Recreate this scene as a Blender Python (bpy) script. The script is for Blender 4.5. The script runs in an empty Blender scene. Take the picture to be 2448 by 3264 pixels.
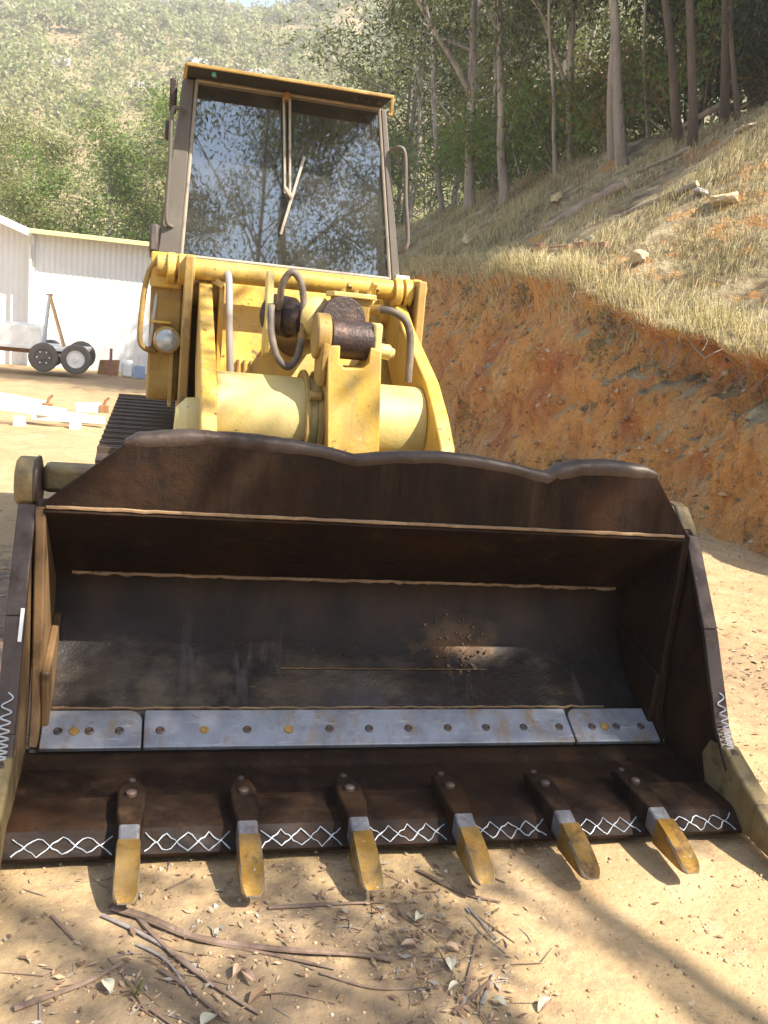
import bpy, bmesh, math, random
import numpy as np
from mathutils import Vector, Matrix, noise

# ------------------------------------------------------------------ camera, sky, sun, exposure
scn = bpy.context.scene
R_ = math.radians
cam_d = bpy.data.cameras.new('camera'); cam = bpy.data.objects.new('camera', cam_d)
scn.collection.objects.link(cam)
cr = Vector((.9688, -.2265, .1002)); cu = Vector((-.0479, .2247, .9735)); cf = Vector((.2431, .9477, -.2069))
cf.normalize(); cr = cf.cross(cu).normalized(); cu = cr.cross(cf).normalized()
cam.matrix_world = Matrix(((cr.x, cu.x, -cf.x, 0), (cr.y, cu.y, -cf.y, 0), (cr.z, cu.z, -cf.z, 1.78), (0, 0, 0, 1)))
cam_d.sensor_fit = 'VERTICAL'; cam_d.sensor_height = 24; cam_d.lens = 21.775
cam_d.clip_start = .05; cam_d.clip_end = 3000
scn.camera = cam

SUN = Vector((.50, -.42, .757)).normalized()      # towards the sun
world = bpy.data.worlds.new('World'); scn.world = world; world.use_nodes = True
nt = world.node_tree; nt.nodes.clear()
sky = nt.nodes.new('ShaderNodeTexSky'); sky.sky_type = 'NISHITA'; sky.sun_disc = False
sky.sun_elevation = math.asin(SUN.z); sky.sun_rotation = math.atan2(SUN.x, SUN.y)
sky.air_density = 1.1; sky.dust_density = 1.6; sky.ozone_density = 1.0
bg = nt.nodes.new('ShaderNodeBackground'); bg.inputs[1].default_value = .10
wo = nt.nodes.new('ShaderNodeOutputWorld')
nt.links.new(sky.outputs[0], bg.inputs[0]); nt.links.new(bg.outputs[0], wo.inputs[0])
sl = bpy.data.lights.new('sun', 'SUN'); sl.energy = 5.0; sl.angle = R_(.55); sl.color = (1, .91, .77)
so = bpy.data.objects.new('sun', sl); scn.collection.objects.link(so)
so.rotation_euler = SUN.to_track_quat('Z', 'Y').to_euler(); so.location = (20, -20, 40)
vs = scn.view_settings
vs.view_transform = 'Standard'; vs.look = 'None'; vs.gamma = 1; vs.use_curve_mapping = False
vs.exposure = 1.62
scn.cycles.max_bounces = 6; scn.cycles.transparent_max_bounces = 8
scn.cycles.caustics_reflective = False; scn.cycles.caustics_refractive = False
scn.cycles.use_denoising = True

# ------------------------------------------------------------------ helpers
rnd = random.Random(7)
rng = np.random.default_rng(7)

def link(o):
    scn.collection.objects.link(o); return o

def tag(o, label=None, cat=None, group=None, kind=None):
    if label: o['label'] = label
    if cat: o['category'] = cat
    if group: o['group'] = group
    if kind: o['kind'] = kind
    return o

def empty(name, loc, label=None, cat=None, group=None):
    o = bpy.data.objects.new(name, None); o.location = loc; o.empty_display_size = .2
    link(o); return tag(o, label, cat, group)

def adopt(o, parent, local=False):
    if parent is None: return o
    o.parent = parent
    if not local and parent.type == 'EMPTY':
        o.matrix_parent_inverse = (Matrix.Translation(parent.location) @ parent.rotation_euler.to_matrix().to_4x4()).inverted()
    return o

class MB:
    def __init__(s): s.v = []; s.f = []; s.m = []
    def add(s, vs, fs, mi=0):
        b = len(s.v); s.v += [tuple(p) for p in vs]; s.f += [tuple(i + b for i in f) for f in fs]; s.m += [mi] * len(fs)
    def box(s, a, b, mi=0):
        (x0, y0, z0), (x1, y1, z1) = a, b
        s.add([(x0,y0,z0),(x1,y0,z0),(x1,y1,z0),(x0,y1,z0),(x0,y0,z1),(x1,y0,z1),(x1,y1,z1),(x0,y1,z1)],
              [(0,3,2,1),(4,5,6,7),(0,1,5,4),(1,2,6,5),(2,3,7,6),(3,0,4,7)], mi)
        return s
    def hexa(s, bot, top, mi=0):
        s.add(list(bot) + list(top), [(0,3,2,1),(4,5,6,7),(0,1,5,4),(1,2,6,5),(2,3,7,6),(3,0,4,7)], mi); return s
    def bar(s, p, q, w, h, up=(0,0,1), mi=0):
        p = Vector(p); q = Vector(q); d = (q - p).normalized(); u = Vector(up)
        r = d.cross(u)
        if r.length < 1e-4: r = d.cross(Vector((1,0,0)))
        r.normalize(); u = r.cross(d).normalized()
        c = [(-1,-1),(1,-1),(1,1),(-1,1)]
        vs = [p + r*w/2*a + u*h/2*b for a, b in c] + [q + r*w/2*a + u*h/2*b for a, b in c]
        s.add(vs, [(0,1,2,3),(7,6,5,4),(0,4,5,1),(1,5,6,2),(2,6,7,3),(3,7,4,0)], mi); return s
    def prism(s, prof, x0, x1, mi=0):             # polygon in (y,z) swept along x
        n = len(prof)
        s.add([(x0, y, z) for y, z in prof] + [(x1, y, z) for y, z in prof],
              [tuple(range(n-1,-1,-1)), tuple(range(n, 2*n))] + [(i,(i+1)%n,n+(i+1)%n,n+i) for i in range(n)], mi); return s
    def tube(s, pts, r, n=8, cap=True, mi=0, flat=None):
        pts = [Vector(p) for p in pts]; k = len(pts)
        rs = r if isinstance(r, (list, tuple)) else [r]*k
        b = len(s.v); ref = None
        for i, p in enumerate(pts):
            t = (pts[min(i+1,k-1)] - pts[max(i-1,0)]).normalized()
            if ref is None:
                ref = Vector((0,0,1)) if abs(t.z) < .9 else Vector((1,0,0))
            a = (ref - t*ref.dot(t))
            if a.length < 1e-5: a = t.orthogonal()
            a.normalize(); ref = a; c = t.cross(a)
            for j in range(n):
                an = 2*math.pi*j/n
                s.v.append(tuple(p + a*math.cos(an)*rs[i]*(flat or 1) + c*math.sin(an)*rs[i]))
        for i in range(k-1):
            for j in range(n):
                s.f.append((b+i*n+j, b+i*n+(j+1)%n, b+(i+1)*n+(j+1)%n, b+(i+1)*n+j)); s.m.append(mi)
        if cap:
            s.f.append(tuple(b+j for j in range(n-1,-1,-1))); s.f.append(tuple(b+(k-1)*n+j for j in range(n))); s.m += [mi,mi]
        return s
    def cyl(s, p, q, r, n=20, r2=None, mi=0):
        return s.tube([p, q], [r, r if r2 is None else r2], n, True, mi)
    def lathe(s, c, ax, prof, n=24, mi=0):        # prof: (distance along axis, radius)
        ax = Vector(ax).normalized(); a = ax.orthogonal().normalized(); d = ax.cross(a); c = Vector(c); b = len(s.v)
        for t, r in prof:
            for j in range(n):
                an = 2*math.pi*j/n; s.v.append(tuple(c + ax*t + (a*math.cos(an) + d*math.sin(an))*r))
        for i in range(len(prof)-1):
            for j in range(n):
                s.f.append((b+i*n+j, b+i*n+(j+1)%n, b+(i+1)*n+(j+1)%n, b+(i+1)*n+j)); s.m.append(mi)
        s.f.append(tuple(b+j for j in range(n-1,-1,-1))); s.f.append(tuple(b+(len(prof)-1)*n+j for j in range(n))); s.m += [mi,mi]
        return s
    def mesh(s, name, mats):
        me = bpy.data.meshes.new(name); me.from_pydata(s.v, [], s.f)
        for m in (mats if isinstance(mats, (list, tuple)) else [mats]): me.materials.append(m)
        me.polygons.foreach_set('material_index', s.m); me.update(); return me
    def build(s, name, mats, parent=None, bevel=0, smooth=False, seg=2, local=False):
        me = s.mesh(name, mats)
        bm = bmesh.new(); bm.from_mesh(me); bmesh.ops.recalc_face_normals(bm, faces=bm.faces); bm.to_mesh(me); bm.free()
        o = bpy.data.objects.new(name, me); link(o)
        if smooth:
            me.polygons.foreach_set('use_smooth', [True]*len(me.polygons)); 
            try: me.set_sharp_from_angle(angle=R_(40))
            except Exception: pass
        if bevel:
            b = o.modifiers.new('bevel', 'BEVEL'); b.width = bevel; b.segments = seg; b.limit_method = 'ANGLE'; b.angle_limit = R_(35)
            if not smooth:
                me.polygons.foreach_set('use_smooth', [True]*len(me.polygons))
                try: me.set_sharp_from_angle(angle=R_(30))
                except Exception: pass
        return adopt(o, parent, local)

def smooth_pts(p, n_=8):
    p = [Vector(a) for a in p]; out = []
    for i in range(len(p)-1):
        p0, p1, p2, p3 = p[max(i-1,0)], p[i], p[i+1], p[min(i+2,len(p)-1)]
        for k in range(n_):
            t = k/n_; out.append(.5*((2*p1)+(p2-p0)*t+(2*p0-5*p1+4*p2-p3)*t*t+(3*p1-p0-3*p2+p3)*t**3))
    return out + [p[-1]]

def np_mesh(name, verts, faces, mats, midx=None, smooth=False):
    """verts (N,3), faces (M,k) arrays -> mesh, fast"""
    me = bpy.data.meshes.new(name); k = faces.shape[1]; M = len(faces)
    me.vertices.add(len(verts)); me.vertices.foreach_set('co', np.ascontiguousarray(verts, dtype=np.float32).ravel())
    me.loops.add(M*k); me.loops.foreach_set('vertex_index', np.ascontiguousarray(faces, dtype=np.int32).ravel())
    me.polygons.add(M); me.polygons.foreach_set('loop_start', np.arange(0, M*k, k, dtype=np.int32))
    me.polygons.foreach_set('loop_total', np.full(M, k, dtype=np.int32))
    for m in (mats if isinstance(mats, (list, tuple)) else [mats]): me.materials.append(m)
    if midx is not None: me.polygons.foreach_set('material_index', np.ascontiguousarray(midx, dtype=np.int32))
    if smooth: me.polygons.foreach_set('use_smooth', np.ones(M, dtype=bool))
    me.update(calc_edges=True); me.validate(); return me

# ------------------------------------------------------------------ materials
def pmat(name, base, rough=.6, metal=0, layers=(), bump=None, mapscale=(1,1,1), spec=.5, rough2=None):
    """layers: (colour, scale, lo, hi[, detail[, stretch xyz]]) noise masks mixed over the base; bump: list of (scale, strength, distance)"""
    m = bpy.data.materials.new(name); m.use_nodes = True; t = m.node_tree; N = t.nodes; L = t.links
    p = N['Principled BSDF']; p.inputs['Roughness'].default_value = rough; p.inputs['Metallic'].default_value = metal
    p.inputs['Specular IOR Level'].default_value = spec
    tc = N.new('ShaderNodeTexCoord')
    col = N.new('ShaderNodeRGB'); col.outputs[0].default_value = (*base, 1); cur = col.outputs[0]
    for i, ly in enumerate(layers):
        c, sc, lo, hi = ly[:4]; det = ly[4] if len(ly) > 4 else 6; st = ly[5] if len(ly) > 5 else (1,1,1)
        mp = N.new('ShaderNodeMapping'); mp.inputs['Scale'].default_value = st; mp.inputs['Location'].default_value = (i*7.3, i*3.1, i*5.7)
        L.new(tc.outputs['Object'], mp.inputs[0])
        nz = N.new('ShaderNodeTexNoise'); nz.inputs['Scale'].default_value = sc; nz.inputs['Detail'].default_value = det
        nz.inputs['Roughness'].default_value = .62; L.new(mp.outputs[0], nz.inputs['Vector'])
        mr = N.new('ShaderNodeMapRange'); mr.inputs[1].default_value = lo; mr.inputs[2].default_value = hi; L.new(nz.outputs[0], mr.inputs[0])
        mx = N.new('ShaderNodeMix'); mx.data_type = 'RGBA'; L.new(mr.outputs[0], mx.inputs[0]); L.new(cur, mx.inputs[6])
        mx.inputs[7].default_value = (*c, 1); cur = mx.outputs[2]
        if i == 0 and rough2 is not None:
            rr = N.new('ShaderNodeMapRange'); rr.inputs[3].default_value = rough; rr.inputs[4].default_value = rough2
            L.new(mr.outputs[0], rr.inputs[0]); L.new(rr.outputs[0], p.inputs['Roughness'])
    L.new(cur, p.inputs['Base Color'])
    prev = None
    for sc, stg, dist in (bump or []):
        nz = N.new('ShaderNodeTexNoise'); nz.inputs['Scale'].default_value = sc; nz.inputs['Detail'].default_value = 5
        L.new(tc.outputs['Object'], nz.inputs['Vector'])
        b = N.new('ShaderNodeBump'); b.inputs['Strength'].default_value = stg; b.inputs['Distance'].default_value = dist
        L.new(nz.outputs[0], b.inputs['Height'])
        if prev: L.new(prev, b.inputs['Normal'])
        prev = b.outputs[0]
    if prev: L.new(prev, p.inputs['Normal'])
    return m

def leafmat(name, c, trans=.35, rough=.55):
    m = bpy.data.materials.new(name); m.use_nodes = True; t = m.node_tree; N = t.nodes; L = t.links; N.clear()
    o = N.new('ShaderNodeOutputMaterial'); d = N.new('ShaderNodeBsdfPrincipled'); d.inputs['Roughness'].default_value = rough
    d.inputs['Base Color'].default_value = (*c, 1); d.inputs['Specular IOR Level'].default_value = .4
    tr = N.new('ShaderNodeBsdfTranslucent'); tr.inputs[0].default_value = (c[0]*1.25, c[1]*1.3, c[2]*.8, 1)
    mx = N.new('ShaderNodeMixShader'); mx.inputs[0].default_value = trans
    L.new(d.outputs[0], mx.inputs[1]); L.new(tr.outputs[0], mx.inputs[2]); L.new(mx.outputs[0], o.inputs[0]); return m

M = {}
M['yellow'] = pmat('yellow_paint', (.56,.345,.05), .42, 0, [((.60,.44,.15), 2.2, .46, .72), ((.52,.36,.13), 14, .55, .75), ((.34,.21,.07), 13, .52, .74, 8, (1,1,.08)), ((.15,.08,.035), 24, .62, .68, 9), ((.30,.19,.07), 3.5, .52, .74, 9, (1,1,.35)), ((.12,.08,.05), 70, .66, .72, 4), ((.52,.40,.2), 45, .62, .72, 5)], [(60,.2,.008),(9,.12,.02)])
M['yellow_pale'] = pmat('faded_yellow_paint', (.56,.43,.145), .5, 0, [((.56,.46,.22), 2.5, .42, .68), ((.46,.34,.09), 9, .55, .75), ((.2,.12,.05), 22, .65, .72, 9), ((.42,.32,.12), 3, .56, .78, 8, (1,1,.3))], [(60,.2,.008)])
M['yellow_dirty'] = pmat('dirty_yellow_paint', (.34,.21,.05), .6, 0, [((.22,.14,.05), 5, .45, .7), ((.10,.06,.03), 16, .6, .75), ((.5,.36,.14), 3, .55, .75)], [(50,.2,.01)])
M['rust'] = pmat('rusty_steel', (.019,.0108,.0068), .68, .05, [((.046,.021,.009), 2.4, .50, .72), ((.011,.008,.007), 7, .5, .72), ((.10,.05,.022), 34, .66, .78, 8), ((.055,.032,.018), 9, .54, .74, 8, (1,1,.07)), ((.03,.017,.010), 30, .5, .7, 6, (1,1,.05)), ((.12,.085,.055), 60, .70, .78, 6, (1,1,.25))], [(140,.5,.004),(30,.4,.01),(6,.3,.03)], rough2=.85, spec=.10)
def patch_mask(m, c, size, col, lo=.35, hi=.75):
    t = m.node_tree; N = t.nodes; L = t.links; p = N['Principled BSDF']; cur = p.inputs['Base Color'].links[0].from_socket
    tc = N.new('ShaderNodeTexCoord'); mp = N.new('ShaderNodeMapping'); mp.vector_type = 'TEXTURE'; mp.inputs['Location'].default_value = c; mp.inputs['Scale'].default_value = size
    L.new(tc.outputs['Object'], mp.inputs[0]); ln = N.new('ShaderNodeVectorMath'); ln.operation = 'LENGTH'; L.new(mp.outputs[0], ln.inputs[0])
    nz = N.new('ShaderNodeTexNoise'); nz.inputs['Scale'].default_value = 11; nz.inputs['Detail'].default_value = 9; L.new(tc.outputs['Object'], nz.inputs['Vector'])
    ma = N.new('ShaderNodeMath'); ma.operation = 'MULTIPLY_ADD'; ma.inputs[1].default_value = -.45; L.new(ln.outputs['Value'], ma.inputs[0]); L.new(nz.outputs[0], ma.inputs[2])
    mr = N.new('ShaderNodeMapRange'); mr.inputs[1].default_value = lo-.25; mr.inputs[2].default_value = hi-.25; L.new(ma.outputs[0], mr.inputs[0])
    mx = N.new('ShaderNodeMix'); mx.data_type = 'RGBA'; L.new(mr.outputs[0], mx.inputs[0]); L.new(cur, mx.inputs[6]); mx.inputs[7].default_value = (*col, 1); L.new(mx.outputs[2], p.inputs['Base Color'])
M['rust_lit'] = pmat('sunlit_rusty_steel', (.16,.095,.045), .55, .2, [((.27,.165,.075), 4, .45, .7, 6, (1,1,.4)), ((.055,.033,.021), 9, .55, .75)], [(90,.25,.006),(14,.2,.012)])  # lighter copy of the rust, sunlight painted in for the left-hand plates
M['floor'] = pmat('scoured_blade_steel', (.022,.018,.016), .45, .4, [((.075,.068,.068), 1.6, .47, .68, 5, (.5,1,1)), ((.03,.017,.010), 6, .50, .72), ((.12,.088,.06), 1.3, .54, .76, 8, (1,1.5,2)), ((.13,.115,.11), 9, .58, .8, 9, (1,.2,.2)), ((.10,.06,.03), 22, .62, .78, 8)], [(140,.4,.004),(25,.3,.01),(5,.25,.03)], spec=.35)
def wear_line(m, z0, z1, col, amp=.16):
    t = m.node_tree; N = t.nodes; L = t.links; p = N['Principled BSDF']; cur = p.inputs['Base Color'].links[0].from_socket
    tc = N.new('ShaderNodeTexCoord'); sx = N.new('ShaderNodeSeparateXYZ'); L.new(tc.outputs['Object'], sx.inputs[0])
    nz = N.new('ShaderNodeTexNoise'); nz.inputs['Scale'].default_value = 4; nz.inputs['Detail'].default_value = 9; L.new(tc.outputs['Object'], nz.inputs['Vector'])
    ma = N.new('ShaderNodeMath'); ma.operation = 'MULTIPLY_ADD'; ma.inputs[1].default_value = amp; L.new(nz.outputs[0], ma.inputs[0]); L.new(sx.outputs[2], ma.inputs[2])
    mr = N.new('ShaderNodeMapRange'); mr.inputs[1].default_value = z0+amp*.5; mr.inputs[2].default_value = z1+amp*.5; L.new(ma.outputs[0], mr.inputs[0])
    n2 = N.new('ShaderNodeTexNoise'); n2.inputs['Scale'].default_value = 7; n2.inputs['Detail'].default_value = 9; mp = N.new('ShaderNodeMapping'); mp.inputs['Scale'].default_value = (1,1,.2); L.new(tc.outputs['Object'], mp.inputs[0]); L.new(mp.outputs[0], n2.inputs['Vector'])
    cr_ = N.new('ShaderNodeValToRGB'); cr_.color_ramp.elements[0].position = .42; cr_.color_ramp.elements[0].color = (*col, 1); cr_.color_ramp.elements[1].position = .75; cr_.color_ramp.elements[1].color = (col[0]*3.2, col[1]*2.9, col[2]*2.4, 1); L.new(n2.outputs[0], cr_.inputs[0])
    mx = N.new('ShaderNodeMix'); mx.data_type = 'RGBA'; L.new(mr.outputs[0], mx.inputs[0]); L.new(cur, mx.inputs[6]); L.new(cr_.outputs[0], mx.inputs[7]); L.new(mx.outputs[2], p.inputs['Base Color'])
wear_line(M['floor'], .36, .50, (.014,.0085,.006))
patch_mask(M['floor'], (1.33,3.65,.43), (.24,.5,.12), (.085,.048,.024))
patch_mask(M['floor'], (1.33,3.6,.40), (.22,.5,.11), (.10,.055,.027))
patch_mask(M['floor'], (.0,3.5,.26), (.45,.5,.11), (.12,.095,.07))
M['liner'] = M['rust'].copy(); M['liner'].name = 'stained_bucket_liner'
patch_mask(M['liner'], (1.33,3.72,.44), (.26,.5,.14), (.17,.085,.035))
M['worn'] = pmat('worn_steel_lip', (.072,.052,.042), .46, .35, [((.035,.02,.014), 6, .45, .66), ((.30,.28,.29), 22, .66, .8, 9), ((.13,.07,.035), 45, .62, .74, 6)], [(60,.3,.006),(8,.3,.02)])
M['edge'] = pmat('bare_grey_steel', (.34,.36,.41), .45, .45, [((.22,.225,.25), 6, .45, .68, 8), ((.30,.21,.12), 7, .51, .70, 9, (2.2,1,.25)), ((.20,.12,.065), 34, .62, .74, 9), ((.52,.53,.56), 60, .6, .75, 5, (.15,1,1)), ((.16,.13,.11), 2.6, .55, .8)], [(200,.12,.002),(20,.1,.006)])
M['bolt'] = pmat('dark_bolt_head', (.10,.085,.08), .5, .6, [((.2,.1,.04), 30, .5, .7)])
M['bolt_rusty'] = pmat('ochre_rusty_bolt', (.36,.22,.06), .7, .1, [((.2,.11,.04), 40, .5, .7)])
M['neck'] = pmat('scraped_tooth_neck', (.16,.16,.175), .45, .5, [((.27,.27,.29), 30, .5, .7), ((.10,.06,.035), 20, .55, .72, 8)], [(90,.3,.003)])
M['gold'] = pmat('worn_gold_tooth_paint', (.25,.135,.02), .33, .5, [((.31,.20,.06), 14, .45, .7), ((.10,.05,.02), 15, .52, .68, 8), ((.5,.46,.38), 38, .64, .74, 8), ((.22,.15,.07), 6, .5, .75)], [(120,.3,.003),(25,.3,.006)])
M['silver'] = pmat('polished_tooth_edge', (.42,.42,.42), .3, .8, [((.4,.3,.2), 40, .6, .75)], [(90,.3,.003)])
M['weld'] = pmat('silver_weld_bead', (.40,.43,.47), .42, .3, [((.45,.44,.45), 60, .55, .75)], [(180,.4,.003)])
M['lipface'] = pmat('scraped_lip_steel', (.022,.015,.012), .75, .0, [((.055,.045,.042), 9, .52, .72, 8, (.4,1,1)), ((.04,.02,.011), 12, .5, .7)], [(90,.4,.004)], spec=.15)
M['chalk'] = pmat('white_chalk_mark', (.8,.8,.78), .8)
M['beadbrown'] = pmat('brown_weld_bead', (.24,.155,.085), .5, .2, [((.40,.28,.16), 5, .5, .7), ((.09,.05,.03), 18, .55, .7)], [(70,.5,.006)])
M['hose'] = pmat('dusty_rubber_hose', (.10,.08,.065), .65, 0, [((.25,.2,.15), 6, .45, .7)], [(80,.2,.003)])
M['pipe'] = pmat('grey_pipe', (.46,.44,.43), .4, .4, [((.3,.24,.18), 8, .6, .8)])
M['corner'] = pmat('dull_mud_caked_tooth', (.17,.125,.055), .6, .2, [((.25,.19,.09), 8, .45, .7), ((.07,.045,.025), 12, .52, .72)], [(60,.5,.006)])
M['grease'] = pmat('greasy_dark_steel', (.05,.034,.03), .5, .4, [((.12,.07,.05), 12, .5, .7)], [(60,.4,.01)])
M['cabframe'] = pmat('brown_grey_cab_frame', (.115,.10,.085), .55, 0, [((.165,.145,.125), 5, .5, .75), ((.12,.09,.075), 12, .6, .8)], [(60,.1,.005)])
M['seal'] = pmat('pale_window_seal', (.33,.29,.235), .7, 0, [((.2,.16,.13), 10, .5, .7)])
M['dark'] = pmat('dark_cab_interior', (.022,.019,.018), .85)
M['cabdark'] = pmat('dark_brown_cab_side', (.055,.042,.036), .6, 0, [((.1,.075,.06), 6, .5, .7)])
M['track'] = pmat('worn_track_steel', (.13,.095,.07), .5, .45, [((.24,.17,.10), 4, .45, .7, 6, (.3,3,1)), ((.06,.042,.035), 10, .55, .75)], [(60,.3,.006)])
M['lens'] = pmat('lamp_lens_glass', (.42,.45,.47), .12, .3, [((.25,.27,.28), 16, .5, .7)])
M['wiper'] = pmat('weathered_wiper_metal', (.42,.38,.32), .5, .3, [((.2,.15,.1), 20, .5, .7)])
M['red'] = pmat('faded_red_paint', (.30,.13,.11), .6)
M['shedwall'] = pmat('white_corrugated_sheet', (.82,.81,.78), .45, 0, [((.72,.70,.66), 1.2, .5, .8)])
M['fascia_y'] = pmat('pale_yellow_gutter', (.74,.68,.30), .5)
M['roofsheet'] = pmat('galvanised_roof', (.62,.63,.64), .4, .3)
M['white'] = pmat('white_enamel', (.8,.8,.77), .45, 0, [((.6,.56,.5), 5, .55, .8)])
M['tyre'] = pmat('glare_paled_tyre_rubber', (.12,.105,.09), .85, 0, [((.14,.11,.08), 6, .5, .75)])  # tyre tone lightened to stand in for haze and glare
M['rim'] = pmat('white_wheel_rim', (.75,.74,.7), .5)
M['rustbrown'] = pmat('orange_rust', (.30,.15,.06), .75, 0, [((.16,.08,.04), 12, .5, .7)], [(60,.3,.01)])
M['blue'] = pmat('faded_blue_plastic', (.3,.38,.55), .6)
M['ladder_o'] = pmat('orange_fibreglass', (.62,.36,.16), .6)
M['alu'] = pmat('dull_aluminium', (.55,.55,.55), .45, .5)
M['rock'] = pmat('pale_field_stone', (.42,.36,.27), .8, 0, [((.55,.47,.34), 5, .45, .7), ((.26,.21,.16), 14, .58, .78)], [(18,.6,.04),(70,.4,.01)])
M['rock_y'] = pmat('yellow_sandstone', (.44,.345,.2), .8, 0, [((.52,.43,.28), 5, .45, .7), ((.33,.24,.14), 14, .58, .78)], [(18,.6,.04)])
M['rock_g'] = pmat('grey_granite', (.33,.32,.31), .8, 0, [((.45,.43,.40), 4, .45, .7), ((.2,.18,.16), 9, .58, .78)], [(5,.6,.1)])
M['brick'] = pmat('weathered_red_brick', (.26,.12,.07), .85, 0, [((.38,.24,.15), 9, .5, .7)], [(60,.4,.01)])
M['log'] = pmat('grey_weathered_log', (.24,.19,.145), .85, 0, [((.36,.30,.24), 6, .45, .7, 6, (1,.2,1)), ((.1,.075,.055), 14, .55, .75, 7, (1,.2,1))], [(30,.6,.02)])
M['logend'] = pmat('pale_cut_wood', (.52,.40,.25), .8, 0, [((.38,.27,.16), 20, .5, .7)])
M['stick'] = pmat('brown_bark_strip', (.16,.105,.075), .8, 0, [((.27,.19,.14), 12, .45, .7), ((.08,.05,.04), 25, .55, .7)], [(60,.5,.004)])
M['stick_grey'] = pmat('grey_dead_twig', (.24,.21,.20), .8, 0, [((.13,.1,.09), 25, .5, .7)], [(60,.5,.004)])
M['leaf_pink'] = pmat('pale_pink_dry_leaf', (.50,.33,.22), .7, 0, [((.42,.25,.15), 30, .5, .7)])
M['leaf_grey'] = pmat('pale_grey_dry_leaf', (.50,.46,.34), .7, 0, [((.38,.34,.24), 30, .5, .7)])
M['litter_a'] = pmat('brown_leaf_litter', (.17,.10,.06), .8)
M['litter_b'] = pmat('tan_leaf_litter', (.36,.25,.15), .8)
M['litter_c'] = pmat('grey_leaf_litter', (.28,.25,.21), .8)
M['peb_a'] = pmat('tan_pebble', (.44,.31,.18), .8); M['peb_b'] = pmat('brown_pebble', (.24,.15,.085), .8); M['peb_c'] = pmat('pale_pebble', (.56,.47,.36), .8)
M['straw_a'] = leafmat('straw_grass', (.60,.52,.34), .3, .8); M['straw_b'] = leafmat('tan_grass', (.45,.375,.235), .3, .8)
M['straw_c'] = leafmat('grey_brown_grass', (.23,.19,.115), .25, .8); M['straw_g'] = leafmat('green_grass', (.14,.16,.05), .3, .8)
M['bark'] = pmat('smooth_gum_bark', (.27,.235,.20), .8, 0, [((.46,.41,.345), 2.2, .47, .60, 7, (1,1,.22)), ((.11,.085,.068), 5, .54, .66, 8, (1.4,1.4,.22))], [(14,.7,.04),(50,.6,.015)])
M['bark_dark'] = pmat('shaded_gum_bark', (.085,.065,.05), .9, 0, [((.15,.11,.08), 4, .45, .7, 7, (1.5,1.5,.2))], [(20,.7,.03)])  # darkened bark copy, deep shade of the wood put into the colour
M['lv_dark'] = leafmat('dark_gum_leaf', (.026,.036,.013), .25); M['lv_mid'] = leafmat('gum_leaf', (.115,.14,.04)); M['lv_olive'] = leafmat('olive_gum_leaf', (.18,.18,.06))  # dark leaf lowered to stand in for deep shade at upper right
M['lv_pale'] = leafmat('pale_gum_leaf', (.21,.22,.09)); M['lv_bright'] = leafmat('bright_shrub_leaf', (.15,.235,.045), .45); M['lv_yell'] = leafmat('yellowish_shrub_leaf', (.17,.17,.035), .4)
M['lv_orange'] = leafmat('russet_leaf', (.22,.13,.04), .4)
M['hl_a'] = leafmat('hill_foliage_olive', (.275,.285,.135), .4); M['hl_b'] = leafmat('hill_foliage_green', (.235,.265,.115), .4)
M['hl_c'] = leafmat('hill_foliage_grey', (.29,.265,.165), .4); M['hl_d'] = leafmat('hill_foliage_dark', (.12,.12,.06), .4)

def ground_mat():
    m = pmat('sandy_dirt', (.39,.277,.15), .92, 0, [
        ((.33,.22,.112), .9, .45, .7), ((.46,.335,.205), 3.0, .5, .72), ((.27,.17,.095), 9, .56, .74, 8),
        ((.50,.38,.25), 38, .60, .72, 4), ((.17,.105,.06), 55, .63, .72, 4), ((.36,.19,.08), .35, .58, .8)],
        [(1.5,.35,.08),(9,.4,.03),(45,.5,.012),(160,.5,.004)], spec=.2)
    return m
M['ground'] = ground_mat()
patch_mask(M['ground'], (.25,2.0,0), (1.0,.75,1), (.205,.15,.095), .30, .62)
patch_mask(M['ground'], (-.7,4.8,0), (.7,2.2,1), (.20,.15,.115), .30, .62)
patch_mask(M['ground'], (3.3,4.3,0), (.8,1.3,1), (.27,.19,.115), .36, .70)

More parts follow.
